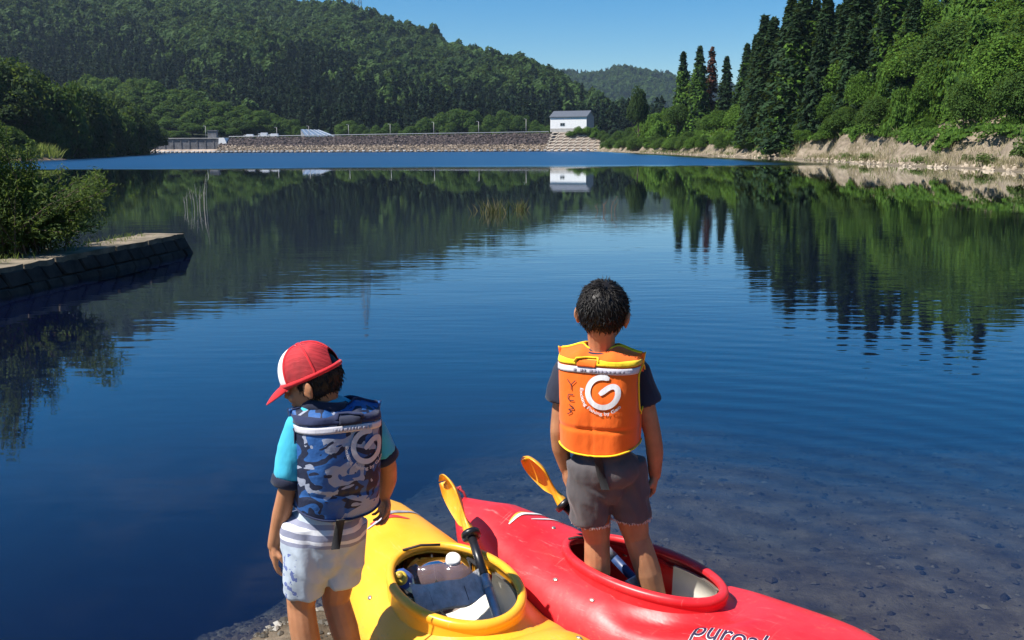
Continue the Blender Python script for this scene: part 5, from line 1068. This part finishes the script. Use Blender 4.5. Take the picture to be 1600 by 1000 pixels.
def face_bits(Hm, base, par):
    for s in (-1, 1):
        m = MB(); m.ell(Hm @ Vector((s * .029, .078, -.004)) - base, (.0105, .007, .0075), Hm.to_3x3(), 12, 8); e = m.build('eye', M['eye_white'], par); m = MB(); m.ell(Hm @ Vector((s * .029, .0835, -.005)) - base, (.0052, .0028, .0052), Hm.to_3x3(), 10, 6); m.build('iris', M['eye_dark'], e)
        m = MB(); m.tube([Hm @ Vector((s * .014, .090, .014)) - base, Hm @ Vector((s * .030, .091, .020)) - base, Hm @ Vector((s * .044, .080, .014)) - base], [.0025, .0035, .0018], 6); m.build('eyebrow', M['hair'], par)
    m = MB(); m.tube([Hm @ Vector((-.020, .081, -.061)) - base, Hm @ Vector((0, .0895, -.060)) - base, Hm @ Vector((.020, .081, -.061)) - base], [.002, .0042, .002], 8); m.build('mouth', M['lip'], par)
def hair_cap(Hm, base, par, seed, n=1500, clip=None):
    rr = np.random.default_rng(seed); rot = Hm.to_3x3(); V, F = [], []; nu, nv = 56, 30
    def inside(x, y, z):   # hair region: above a line falling to the nape
        return z > (-.060 if y < -.02 else (-.060 + (y + .02) * 1.15 if y < .03 else .035)) - .006 * math.sin(x * 90)
    grid = {}
    for j in range(nv + 1):
        ph = math.pi * (j / nv) - math.pi / 2
        for i in range(nu):
            th = 2 * math.pi * i / nu; c = Vector((math.cos(ph) * math.cos(th), math.cos(ph) * math.sin(th), math.sin(ph))); lump = .0035 * mnoise.noise(c * 7 + Vector((seed, 0, 0))) + .002 * mnoise.noise(c * 19); p = Vector((c.x * .0755, c.y * .0925 - .009, c.z * .0865 + .012)) * (1 + lump * 8); grid[i, j] = len(V) ; V.append(Hm @ p - base)
    L = [(Hm.inverted() @ (v + base)) for v in V]
    for j in range(nv):
        for i in range(nu):
            q = (grid[i, j], grid[(i + 1) % nu, j], grid[(i + 1) % nu, j + 1], grid[i, j + 1])
            if all(inside(*L[k]) for k in q): F.append(q)
    cap = obj('hair', V, F, M['hair'], par, True)
    m = MB(); whorl = Vector((.012, -.045, .075))
    for _ in range(n):
        d = Vector(rr.normal(0, 1, 3)).normalized(); p = Vector((d.x * .0755, d.y * .0925 - .009, d.z * .0865 + .012))
        if not inside(p.x, p.y, p.z + .004): continue
        if clip and not clip(p): continue
        nn = Vector((d.x / .0755, d.y / .0925, d.z / .0865)).normalized(); fl = (p - whorl); fl = fl - nn * fl.dot(nn)
        if fl.length < 1e-4: continue
        fl.normalize(); sw = nn.cross(fl); fl = (fl + sw * .35 + Vector(rr.normal(0, .35, 3))).normalized(); L_ = rr.uniform(.014, .027); r0 = rr.uniform(.0011, .0021); lift = rr.uniform(.05, .30)
        P = [p - nn * .003, p + fl * L_ * .45 + nn * L_ * lift * .5, p + fl * L_ * .95 + nn * L_ * lift * .28 - nn * .002]; m.tube([Hm @ q - base for q in P], [r0, r0 * .8, r0 * .15], 4, False)
    s = m.build('hair_strands', M['hair'], cap, True); s['kind'] = 'stuff'; return cap
def body(par, mb, base, mat, vox=.0032):
    o = MB(); o.v = [tuple(Vector(v) - base) for v in mb.v]; o.f = mb.f; ob = o.build('body', mat, par); return modified(ob, [('REMESH', dict(mode='VOXEL', voxel_size=vox)), ('SMOOTH', dict(factor=.5, iterations=5))])
def garment(name, mb, base, mat, par, vox=.006, it=6, wr=.004, fold=None, keep=None):
    o = MB(); o.v = [tuple(Vector(v) - base) for v in mb.v]; o.f = mb.f; ob = o.build(name, mat, par); modified(ob, [('REMESH', dict(mode='VOXEL', voxel_size=vox)), ('SMOOTH', dict(factor=.5, iterations=it))])
    me = ob.data; nv = len(me.vertices); co = np.empty(nv * 3); me.vertices.foreach_get('co', co); co = co.reshape(-1, 3); no = np.empty(nv * 3); me.vertices.foreach_get('normal', no); no = no.reshape(-1, 3)
    f = fold or (14, 14, 8); dsp = wr * (fbm(co[:, 0] * f[0] + 5, co[:, 1] * f[1], co[:, 2] * f[2] + co[:, 0] * 10, o=3, seed=len(name)) + .8 * (1 - 2 * np.abs(vn(co[:, 0] * f[0] * 1.3, co[:, 2] * f[2] * 2.2 + co[:, 0] * 14, co[:, 1] * 9, seed=4))))
    me.vertices.foreach_set('co', (co + no * dsp[:, None]).ravel()); me.update(); return ob

class Vest:
    """life vest: back and front panels round the torso. local frame: x right, y to the chest, z up (world height)"""
    def __init__(s, org, yaw, lean, W0, W1, D, zh, za, zt, armx, neckx, puff=.012):
        s.fr = Matrix.Translation(org) @ Matrix.Rotation(yaw, 4, 'Z') @ Matrix.Rotation(lean, 4, 'Y'); s.W0, s.W1, s.D, s.zh, s.za, s.zt, s.ax, s.nx, s.puff = W0, W1, D, zh, za, zt, armx, neckx, puff
    def w(s, z): f = (z - s.zh) / (s.zt - s.zh); return s.W0 + (s.W1 - s.W0) * f
    def edge(s, z):   # half breadth of the panel at height z
        if z <= s.za: return s.w(z)
        f = (z - s.za) / (s.zt - s.za); return s.w(s.za) + (s.ax - s.w(s.za)) * (math.sin(min(1, f * 1.6) * math.pi / 2)) + (.012 * max(0, f - .6) / .4)
    def top(s, x): a = abs(x); return s.zt - .020 * sstep(s.nx * .8, s.ax, a) - .022 * (1 - sstep(s.nx * .3, s.nx, a)) * s.dip
    def hem(s, x): return s.zh - .024 * (1 - (x / s.W0) ** 2)
    dip = 0.6
    def S(s, x, z, off=0.0, side=-1):
        w = s.w(z) * 1.0; q = max(-1, min(1, x / w)); c = math.sqrt(max(0, 1 - abs(q) ** 3.4)) ** .9; f = min(1.0, max(0, (z - (float(s.top(x)) - .030)) / .029)); kf = .95 - .30 * (1 - sstep(s.nx * .55, s.nx * 1.1, abs(x))); dep = s.D * (1 - kf * f ** 1.7)
        up = (z - s.zh) / (s.zt - s.zh); hunch = .018 * math.sin(math.pi * min(1, up)) ; seam = -.006 * math.exp(-((z - s.seam) / .006) ** 2) - .004 * math.exp(-(x / .006) ** 2) * (1 - up)
        pf = s.puff * (.35 + mnoise.noise(Vector((x * 9 + 3, z * 7, s.zt * 9))) * .5 + mnoise.noise(Vector((x * 22, z * 16 + x * 8, 4))) * .22) + seam
        dep = dep * (1 + .16 * (1 - up) ** 2); r = dep * c + ((pf + hunch) * (1 - .9 * f) + off) * (c ** .35 if c > 0 else 0); xx = x + (off * .6 * q if abs(q) > .8 else 0); return s.fr @ Vector((xx, side * r, z))
    seam = -9
    def panel(s, name, mat, par, base, side=-1, nx=44, nz=56, th=.008):
        V, F = [], []
        for j in range(nz + 1):
            f = j / nz
            for i in range(nx + 1):
                u = i / nx * 2 - 1; u = math.sin(u * math.pi / 2) * .35 + u * .65; zz = s.zh + (s.zt - s.zh) * f; x = u * s.edge(zz); lo, hi = s.hem(x), s.top(x) ; z = lo + (hi - lo) * f; V.append(s.S(x, z, 0, side) - base)
        for j in range(nz):
            for i in range(nx): a = j * (nx + 1) + i; q = (a, a + 1, a + nx + 2, a + nx + 1); F.append(q if side < 0 else q[::-1])
        o = obj(name, V, F, mat, par, True); modified(o, [('SOLIDIFY', dict(thickness=th, offset=-1.0))]); return o
    def border(s, name, mat, par, base, r=.0055):
        m = MB(); n_ = 28
        for side in (-1, 1):
            for sg in (-1, 1):
                P = [s.S(sg * s.edge(z), min(z, s.top(sg * s.edge(z))), .004, side) - base for z in np.linspace(s.za - .012, s.zt, n_)]; m.tube(P, r, 6)
            m.tube([s.S(x, s.hem(x), .003, side) - base for x in np.linspace(-s.W0, s.W0, 40)], r, 6); m.tube([s.S(x, s.top(x), .003, side) - base for x in np.linspace(-s.ax, s.ax, 36)], r, 6)
        return m.build(name, mat, par, True)
    def decal(s, name, pts, F, mat, par, base, off=.0025): return obj(name, [s.S(x, z, off) - base for x, z in pts], F, mat, par, True)
    def band(s, name, z0, z1, mat, par, base, off=.004, x0=None, x1=None, n_=40, droop=0.0):
        P, F = [], []
        for j in range(4):
            for i in range(n_ + 1):
                u = i / n_ * 2 - 1; z = z0 + (z1 - z0) * j / 3; e = s.edge(z) * .985; x = u * e if x0 is None else x0 + (x1 - x0) * i / n_; P.append((x, z - droop * (x / s.ax) ** 2))
        for j in range(3):
            for i in range(n_): a = j * (n_ + 1) + i; F.append((a, a + 1, a + n_ + 2, a + n_ + 1))
        o = s.decal(name, P, F, mat, par, base, off); modified(o, [('SOLIDIFY', dict(thickness=.0018, offset=1.0))]); return o
def ribbon(path, w):
    P, F = [], []; path = [Vector(p) for p in path]; k = 5
    for i, p in enumerate(path):
        d = (path[min(i + 1, len(path) - 1)] - path[max(0, i - 1)]).normalized(); n_ = Vector((-d.y, d.x)); ww = w[i] if hasattr(w, '__len__') else w
        for j in range(k): P.append(tuple(p + n_ * ww * (j / (k - 1) - .5)))
        if i:
            for j in range(k - 1): a = (i - 1) * k + j; F.append((a, a + 1, a + k + 1, a + k))
    return P, F
def swirl(cx, cz, r):
    """the big white hooked ring printed on both vests"""
    path = [(cx + r * .42, cz + r * .93)]; 
    for a in np.linspace(72, 352, 44): path.append((cx + r * math.cos(R(a)), cz + r * math.sin(R(a))))
    path += [(cx + r * .99, cz + r * .08), (cx + r * .93, cz + r * .28), (cx + r * .80, cz + r * .40), (cx + r * .60, cz + r * .42), (cx + r * .35, cz + r * .30), (cx + r * .10, cz + r * .10), (cx - r * .12, cz - r * .08), (cx - r * .20, cz - r * .15)]
    P, _ = lerp_pts([Vector((p[0], p[1], 0)) for p in path], [0] * len(path), 3); P = [(p.x, p.y) for p in P]; n_ = len(P); w = [r * .36 * min(1, .55 + i / 5 * .45, .55 + (n_ - 1 - i) / 5 * .45) for i in range(n_)]; return ribbon(P, w)
def arc_text(v, body_, cx, cz, r, a0, a1, size, mat, par, base, off=.003):
    V, F = text_mesh(body_, 1.0, .03); wd = max(p.x for p in V); P = []
    for p in V: a = R(a0 + (a1 - a0) * p.x / wd); rr = r - p.y * size * -1.0; rr = r + (size * .0) - (size * .70 - p.y * size); P.append((cx + rr * math.cos(a) * -1 * -1, cz + rr * math.sin(a)))
    return P, F
def vest_text(v, txt, cx, cz, r, a0, a1, size, mat, par, base, off=.003):
    # letters stand on the outside of the ring, tops towards its centre
    V, F = text_mesh(txt, 1.0, .025); wd = max(p.x for p in V); P = []
    for p in V: a = R(a0 + (a1 - a0) * p.x / wd); rr = r - p.y * size; P.append((cx + rr * math.cos(a), cz + rr * math.sin(a)))
    return v.decal('lettering', P, F, mat, par, base, off)
def handle(v, z, x0, x1, mat, par, base, dark):
    v.band('handle_slot', z - .011, z + .009, dark, par, base, .0055, x0 + .008, x1 - .008, 16)
    m = MB(); P = [v.S(x0, z + .004, .006) - base] + [v.S(x0 + (x1 - x0) * f, z + .016, .012) - base for f in np.linspace(.1, .9, 10)] + [v.S(x1, z + .004, .006) - base]; m.tube(P, .007, 6, True, .5); return m.build('grab_handle', mat, par, True)

def at(px, py, Y): return atY(px, py, Y)
# ---- boy in the red kayak -------------------------------------------------
def boy_right():
    Y = 3.0; base = Vector((.365, Y, .055)); t = thing('person', 'boy in orange life vest and grey shorts standing in the red kayak', 'person', base); mb = MB(); yaw = R(-20)
    Hm = Matrix.Translation(at(943, 487, Y + .0)) @ Matrix.Rotation(R(-20), 4, 'Z') @ Matrix.Rotation(R(-10), 4, 'X') @ Matrix.Rotation(R(3), 4, 'Y'); Hm = Hm @ Matrix.Scale(1.0, 4)
    head(mb, Hm); nk = at(938, 560, Y + .0); limb(mb, [Hm @ Vector((0, -.022, -.035)), at(940, 540, Y - .005), nk, nk + Vector((0, 0, -.08))], [.045, .043, .047, .06])
    sL, sR = at(886, 578, Y + .025), at(992, 576, Y + .03); limb(mb, [sL, at(938, 590, Y), sR], [.038, .06, .038]); limb(mb, [at(938, 590, Y), at(938, 650, Y), at(945, 705, Y), at(946, 735, Y)], [.070, .071, .074, .082], 20)
    eL, wL = at(873, 672, Y + .015), at(885, 733, Y + .045); eR, wR = at(1019, 675, Y + .02), at(1023, 742, Y + .055)
    limb(mb, [sL, at(880, 620, Y + .02), eL], [.036, .033, .0285]); limb(mb, [eL, at(876, 700, Y + .03), wL], [.0285, .029, .0205]); limb(mb, [sR, at(1006, 625, Y + .02), eR], [.036, .033, .0285]); limb(mb, [eR, at(1023, 706, Y + .03), wR], [.0285, .029, .0205])
    hand(mb, wL, (.03, .10, -1), (1, .15, .1), 1, 1.25, .95); hand(mb, wR, (-.02, .12, -1), (-1, .25, 0), -1, .72, .95)
    hL, kL, aL = at(921, 735, Y), at(933, 842, Y + .03), Vector((.292, Y + .06, .125)); hR, kR, aR = at(972, 735, Y + .02), at(994, 838, Y + .03), Vector((.515, Y + .02, .125))
    limb(mb, [hL, (hL + kL) / 2 + Vector((0, .005, 0)), kL], [.070, .060, .043]); limb(mb, [kL, kL.lerp(aL, .35) + Vector((-.002, -.014, 0)), aL], [.043, .044, .027]); limb(mb, [hR, (hR + kR) / 2, kR], [.070, .060, .043]); limb(mb, [kR, kR.lerp(aR, .35) + Vector((.004, -.014, 0)), aR], [.043, .044, .027])
    foot(mb, aL, (-.15, 1, 0)); foot(mb, aR, (.25, 1, 0)); body(t, mb, base, M['skin'])
    face_bits(Hm, base, t); hair_cap(Hm, base, t, 3, 4200)
    # tee with flared sleeves
    g = MB(); limb(g, [at(938, 585, Y), at(938, 640, Y), at(940, 700, Y)], [.076, .078, .082], 20); limb(g, [sL, at(938, 564, Y), sR], [.043, .060, .043])
    for (s, e, far, r2) in ((sL, eL, .52, .050), (sR, eR, .55, .053)):
        q = s.lerp(e, far) + Vector((-.010 if s is sL else .008, 0, 0)); g.tube([s, s.lerp(q, .5), q], [.046, .049, r2], 18)
    garment('tee_shirt', g, base, M['navy_tee'], t, .0055, 5, .0030)
    m = MB(); c0 = at(939, 548, Y); m.tube([c0 + Vector((.058 * math.cos(a), .052 * math.sin(a), .004 * math.sin(a))) - base for a in np.linspace(0, 2 * math.pi, 26)], .008, 6); m.build('collar', M['navy_tee'], t)
    # shorts
    g = MB(); pz = at(944, 722, Y); limb(g, [at(944, 700, Y), pz, at(946, 748, Y + .005)], [.078, .090, .088], 22, 5, 1.0); g.ell(pz + Vector((0, -.01, -.02)), (.118, .092, .075), None, 20, 12)
    for (h, k, hem, r0, r1, out) in ((hL, kL, at(924, 814, Y - .005), .076, .060, -.004), (hR, kR, at(985, 806, Y + .02), .078, .066, .008)):
        g.tube([h + Vector((0, 0, .03)), h.lerp(hem, .4) + Vector((out, -.004, 0)), hem + Vector((out * .4, 0, 0))], [r0, r0 * .94, r1], 24)
    garment('shorts', g, base, M['grey_shorts'], t, .0055, 5, .0065, (13, 13, 9))
    for hem, r1 in ((at(924, 814, Y - .005), .0615), (at(985, 806, Y + .02), .0675)):
        m = MB(); rr = np.random.default_rng(4)
        for i in range(90): a = i / 90 * 6.283; c = hem + Vector((r1 * math.cos(a), r1 * math.sin(a), rr.uniform(-.002, .003))) - base; m.tube([c, c + Vector((.002 * rr.normal(), .002 * rr.normal(), -rr.uniform(.004, .011)))], [.0026, .0008], 3, False)
        o = m.build('frayed_hem', M['fray'], t); 
    v = Vest(Vector((at(939, 620, Y).x, Y + .005, 0)), yaw, 0.0, .129, .134, .090, at(940, 700, Y - .09).z, at(940, 648, Y - .09).z, at(940, 540, Y - .03).z, .130, .060); v.seam = at(940, 672, Y - .1).z
    vp = v.panel('life_vest', M['orange'], t, base); v.panel('front_panel', M['orange'], vp, Vector(), 1) if False else None
    fp = v.panel('vest_front', M['orange'], t, base, 1); v.border('vest_piping', M['yellow_trim'], vp, base, .0029)
    zt = v.zt; v.band('shoulder_band', zt - .050, zt - .034, M['yellow_trim'], vp, base, .0022, droop=.004); v.band('reflective_tape', zt - .074, zt - .055, M['silver_tape'], vp, base, .0022, droop=.004)
    rr = np.random.default_rng(6); x = -.06
    while x < .10:
        w_ = rr.uniform(.004, .011); 
        if rr.uniform() < .8: v.band('tape_print', zt - .069, zt - .061, M['tape_mark'], vp, base, .0056, x, x + w_, 3, .004)
        x += w_ + rr.uniform(.002, .005)
    handle(v, zt - .044, -.058, .020, M['yellow_trim'], vp, base, M['orange'])
    cx, cz, r = .036, zt - .130, .047; P, F = swirl(cx, cz, r); v.decal('ring_print', P, F, M['print_white'], vp, base, .0040); vest_text(v, 'Exciting Fishing by Geo', cx, cz, r * 1.54, 172, 322, .0145, M['print_white'], vp, base, .0040)
    def S_(pts, w=.0030): v.decal('marker_stroke', *ribbon([(ox + (p[0] - ox) * 1.15, z0 + (p[1] - z0) * 1.12) for p in pts], w), M['marker'], vp, base, .0042)
    def L_(pts): q, _ = lerp_pts([Vector((a, b, 0)) for a, b in pts], [0] * len(pts), 4); return [(p.x, p.y) for p in q]
    ox = -.068; z0 = zt - .100
    S_(L_([(ox - .012, z0), (ox, z0 - .014)])); S_(L_([(ox + .013, z0), (ox, z0 - .014)])); S_(L_([(ox, z0 - .014), (ox + .001, z0 - .028)]))
    S_(L_([(ox + .008, z0 - .041), (ox - .006, z0 - .042), (ox - .008, z0 - .052), (ox - .002, z0 - .058), (ox + .010, z0 - .057)]))
    S_(L_([(ox - .004, z0 - .070), (ox + .008, z0 - .076), (ox + .011, z0 - .080)])); S_(L_([(ox + .011, z0 - .080), (ox - .006, z0 - .084)])); S_(L_([(ox - .006, z0 - .084), (ox + .004, z0 - .089), (ox - .009, z0 - .098)]))
    m = MB(); p0, p1 = at(934, 715, Y - .10) - base, at(946, 765, Y - .095) - base; st = strip([p0, p0.lerp(p1, .5) + Vector((-.003, -.004, 0)), p1], .026, (1, 0, 0), .0022); st.build('hanging_strap', M['black_cloth'], vp, True)
boy_right()
# ---- boy on the gravel -------------------------------------------------
def boy_left():
    Y = 2.7; base = Vector((-.56, Y, .05)); t = thing('person', 'boy in red cap and blue camouflage life vest standing on the gravel', 'person', base); mb = MB(); yaw = R(24)
    Hm = Matrix.Translation(at(488, 594, Y)) @ Matrix.Rotation(R(84), 4, 'Z') @ Matrix.Rotation(R(-17), 4, 'X'); Hm = Hm @ Matrix.Scale(.90, 4)
    head(mb, Hm); nk = at(508, 645, Y); limb(mb, [Hm @ Vector((0, -.026, -.035)), at(505, 625, Y), nk, nk + Vector((0, 0, -.08))], [.045, .043, .046, .06])
    sL, sR = at(470, 662, Y - .03), at(570, 660, Y + .06); limb(mb, [sL, at(515, 670, Y), sR], [.036, .058, .036]); limb(mb, [at(515, 670, Y), at(514, 740, Y), at(508, 800, Y), at(506, 830, Y)], [.068, .070, .070, .068], 20)
    eL, wL = at(449, 765, Y - .04), at(428, 852, Y + .0); eR, wR = at(606, 728, Y + .10), at(600, 775, Y + .14)
    limb(mb, [sL, at(458, 710, Y - .04), eL], [.035, .032, .0275]); limb(mb, [eL, at(440, 805, Y - .02), wL], [.0275, .0285, .0195]); limb(mb, [sR, at(592, 695, Y + .08), eR], [.035, .032, .0275]); limb(mb, [eR, at(606, 750, Y + .13), wR], [.0275, .0275, .0195])
    hand(mb, wL, (-.06, .06, -1), (1, .5, 0), 1, .24, .90, .05); hand(mb, wR, (-.01, .05, -1), (-.75, -.65, .1), -1, .50, .92, .12)
    hL, kL, aL = at(482, 830, Y - .02), at(470, 944, Y - .02), Vector((-.585, Y - .03, .115)); hR, kR, aR = at(538, 828, Y + .02), at(524, 936, Y + .04), Vector((-.480, Y + .05, .115))
    limb(mb, [hL, (hL + kL) / 2, kL], [.052, .055, .042]); limb(mb, [kL, kL.lerp(aL, .35) + Vector((-.004, -.012, 0)), aL], [.042, .043, .026]); limb(mb, [hR, (hR + kR) / 2, kR], [.052, .055, .042]); limb(mb, [kR, kR.lerp(aR, .35) + Vector((.004, -.012, 0)), aR], [.042, .043, .026])
    foot(mb, aL, (-.5, 1, 0)); foot(mb, aR, (-.3, 1, 0)); body(t, mb, base, M['skin_dark']); face_bits(Hm, base, t)
    hair_cap(Hm, base, t, 8, 1500, lambda p: p.z < .03)
    # cap
    rot = Hm.to_3x3(); cz0 = .028
    tilt = Matrix.Rotation(R(-6), 4, 'X'); Cm = Hm @ Matrix.Translation((0, -.004, .020)) @ tilt
    def dome(a0, a1, k=1.0, z0=0.0, nu=30, nv=16, notch=False):
        V, F = [], []
        for j in range(nv + 1):
            f = j / nv
            for i in range(nu + 1):
                a = a0 + (a1 - a0) * i / nu; fz = f; lo = z0
                if notch: da = abs(((a - math.pi * 1.5 + math.pi) % (2 * math.pi)) - math.pi); lo = max(z0, .055 * math.sqrt(max(0, 1 - (da / .42) ** 2))) if da < .42 else z0
                ph = (lo / .098) + (math.pi / 2 - lo / .098) * f; rx, ry, rz = .0815 * k, .0985 * k, .102 * k; fr = max(0, math.sin(a)); V.append(Cm @ Vector((rx * math.cos(ph) ** .82 * math.cos(a), ry * math.cos(ph) ** .82 * math.sin(a) * (1 + .03 * fr), rz * math.sin(ph) * (1 + .05 * fr * math.cos(ph)))) - base)
        for j in range(nv):
            for i in range(nu): q = j * (nu + 1) + i; F.append((q, q + 1, q + nu + 2, q + nu + 1))
        return V, F
    V, F = dome(R(35), R(145)); cp = obj('cap', V, F, M['cap_front'], t, True); modified(cp, [('SOLIDIFY', dict(thickness=.003, offset=1))])
    for a0, a1 in ((-90, 35), (145, 270)):
        V, F = dome(R(a0 if a0 > -90 else -90), R(a1), 1.0, 0.0, 34, 18, True); o = obj('mesh_panel', V, F, M['cap_mesh'], cp, True); modified(o, [('SOLIDIFY', dict(thickness=.0025, offset=1))])
    for a in (35, 145, 205, -25, 268):
        V, _ = dome(R(a), R(a), 1.03, 0, 1, 18, a == 268); P = V[1::2] if a != 268 else V[1::2]; sp = MB(); sp.tube(P[:-1], .0042, 6, True, .6); sp.build('seam_tape', M['cap_red'], cp, True)
    P = [v for v in dome(R(-90), R(270), 1.01, .0, 60, 2, False)[0][:61]]; m = MB(); m.tube(P, .0072, 8, True); m.build('sweat_band', M['cap_red'], cp)
    m = MB(); m.ell(Cm @ Vector((0, 0, .105)) - base, (.009, .009, .005), rot, 12, 8); m.build('button', M['cap_red'], cp)
    V, F = [], []
    for k in range(2):
        for i in range(25):
            a = R(30 + 120 * i / 24)
            for j in range(9):
                f = j / 8; rx, ry = .0815 * math.cos(a), .0985 * math.sin(a); ox, oy = .078 * math.cos(a) * 1.0, .098 * math.sin(a) + .084 * math.sin(R(180 * i / 24)) ** .7; x, y = rx + (ox - rx) * f, ry + (oy - ry) * f; V.append(Cm @ Vector((x, y, .004 - .30 * max(0, y - .05) * f - 2.2 * x * x * f - .0035 * k)) - base)
    for k in range(2):
        for i in range(24):
            for j in range(8): q = k * 225 + i * 9 + j; F.append((q, q + 1, q + 10, q + 9) if k == 0 else (q, q + 9, q + 10, q + 1))
    for i in range(24): q = i * 9 + 8; F.append((q, q + 225, q + 234, q + 9))
    obj('brim', V, F, M['cap_red'], cp, True)
    # tee, cuffs, collar
    g = MB(); limb(g, [at(514, 668, Y), at(514, 730, Y), at(510, 765, Y)], [.074, .076, .076], 20); limb(g, [sL, at(512, 646, Y), sR], [.041, .060, .041]); cuffs = []
    for (s, e, far, r2, o_) in ((sL, eL, .80, .046, Vector((-.004, -.004, 0))), (sR, eR, .70, .045, Vector((.004, -.003, 0)))):
        q = s.lerp(e, far) + o_; g.tube([s, s.lerp(q, .5), q], [.044, .046, r2], 18); cuffs.append((q, (e - s).normalized(), r2))
    garment('tee_shirt', g, base, M['cyan'], t, .0055, 5, .0032)
    for q, d, r in cuffs:
        m = MB(); m.tube([q - d * .004 - base, q - base, q + d * .020 - base, q + d * .026 - base], [r * .95, r * 1.03, r * 1.03, r * .9], 26); m.build('cuff', M['navy_cuff'], t)
    m = MB(); c0 = at(506, 628, Y) - base; m.tube([c0 + Vector((.062 * math.cos(a), .054 * math.sin(a), -.004 - .010 * math.cos(a - yaw))) for a in np.linspace(0, 2 * math.pi, 28)], .0105, 8, True, 1.5); m.build('collar', M['navy_cuff'], t)
    # swim shorts
    g = MB(); pz = at(506, 832, Y); limb(g, [at(509, 785, Y), at(508, 815, Y), at(506, 856, Y)], [.084, .090, .086], 22); g.ell(pz + Vector((0, -.002, .010)), (.120, .092, .088), None, 20, 12); hems = []
    for (h, hem, r0, r1) in ((hL, at(477, 925, Y - .02), .072, .060), (hR, at(531, 905, Y + .03), .070, .058)):
        g.tube([h + Vector((0, 0, .03)), h.lerp(hem, .5) + Vector((0, -.003, 0)), hem], [r0, r0 * .97, r1], 24); hems.append((hem, r1))
    sh = garment('swim_shorts', g, base, M['shorts_print'], t, .005, 5, .0065, (12, 12, 7))
    v = Vest(Vector((at(513, 720, Y).x, Y + .0, 0)), yaw, R(1.5), .124, .128, .090, at(512, 800, Y - .09).z, at(512, 742, Y - .09).z, at(512, 628, Y - .03).z, .124, .058, .015); v.seam = at(512, 775, Y - .1).z
    vp = v.panel('life_vest', M['camo'], t, base); v.panel('vest_front', M['camo'], t, base, 1); v.border('vest_piping', M['navy_trim'], vp, base, .0029)
    zt = v.zt; v.band('shoulder_band', zt - .050, zt - .028, M['navy_trim'], vp, base, .0022, droop=.004); v.band('reflective_tape', zt - .073, zt - .054, M['silver_tape'], vp, base, .0022, droop=.004); rr = np.random.default_rng(16); x = -.03
    while x < .075:
        w_ = rr.uniform(.004, .010); v.band('tape_print', zt - .068, zt - .060, M['tape_grey'], vp, base, .0056, x, x + w_, 3, .004); x += w_ + rr.uniform(.002, .005)
    handle(v, zt - .041, -.022, .058, M['navy_trim'], vp, base, M['navy_cuff'])
    cx, cz, r = .066, zt - .120, .043; P, F = swirl(cx, cz, r); v.decal('ring_print', P, F, M['print_pale'], vp, base, .0042); vest_text(v, 'Exciting Fishing by Geo', cx, cz, r * 1.56, 172, 322, .0135, M['print_pale'], vp, base, .0042)
    p0, p1 = at(532, 812, Y - .118) - base, at(524, 858, Y - .112) - base; strip([p0, p0.lerp(p1, .5), p1], .024, (1, .2, 0), .0022).build('hanging_strap', M['black_cloth'], vp, True)
M['print_pale'] = cloth('print_pale', (.55, .52, .53), .05); M['tape_grey'] = cloth('tape_grey', (.40, .38, .44))
m, n, out = NT('shorts_print'); M['shorts_print'] = m; tc = N(n, 'TexCoord').outputs['Object']; sp_ = N(n, 'SeparateXYZ', {0: tc}); zt_ = mth(n, 'MULTIPLY_ADD', sp_.outputs[2], 10.0, mth(n, 'MULTIPLY', sp_.outputs[0], .6))
# stripes across the upper half; a blue patterned side panel at the outer left
nz = N(n, 'TexNoise', {'Vector': tc, 'Scale': 14.0, 'Detail': 4.0}).outputs[0]; basec = ramp(n, nz, [(.3, (.40, .46, .53)), (.7, (.50, .56, .62))])
k = mth(n, 'MULTIPLY_ADD', zt_, .1, -.034); stf = ramp(n, k, [(0, (0,) * 3), (.520, (0,) * 3), (.5201, (1,) * 3), (.532, (1,) * 3), (.5321, (0,) * 3), (.546, (0,) * 3), (.5461, (1,) * 3), (.566, (1,) * 3), (.5661, (0,) * 3), (.580, (0,) * 3), (.5801, (1,) * 3), (.594, (1,) * 3), (.5941, (0,) * 3)], 'CONSTANT')
c = mixc(n, basec, (.26, .27, .36), stf); wf = ramp(n, k, [(0, (0,) * 3), (.532, (1,) * 3), (.546, (0,) * 3), (.566, (1,) * 3), (.580, (0,) * 3)], 'CONSTANT'); c = mixc(n, c, (.72, .72, .75), wf)
sd = ramp(n, mth(n, 'MULTIPLY_ADD', sp_.outputs[0], -1.0, mth(n, 'MULTIPLY', nz, .05)), [(0, (0,) * 3), (.092, (1,) * 3)], 'CONSTANT'); sd = mth(n, 'MULTIPLY', sd, ramp(n, N(n, 'TexNoise', {'Vector': tc, 'Scale': 55.0, 'Detail': 2.0}).outputs[0], [(0, (0,) * 3), (.55, (1,) * 3)], 'CONSTANT')); sd = mth(n, 'MULTIPLY', sd, ramp(n, k, [(0, (1,) * 3), (.50, (0,) * 3)], 'CONSTANT')); c = mixc(n, c, (.13, .17, .38), sd)
b = N(n, 'BsdfPrincipled', {'Base Color': c, 'Roughness': .8}); n.links.new(N(n, 'Bump', {'Height': nz, 'Strength': .5, 'Distance': .01}).outputs[0], b.inputs['Normal']); n.links.new(b.outputs[0], out.inputs[0])
boy_left()
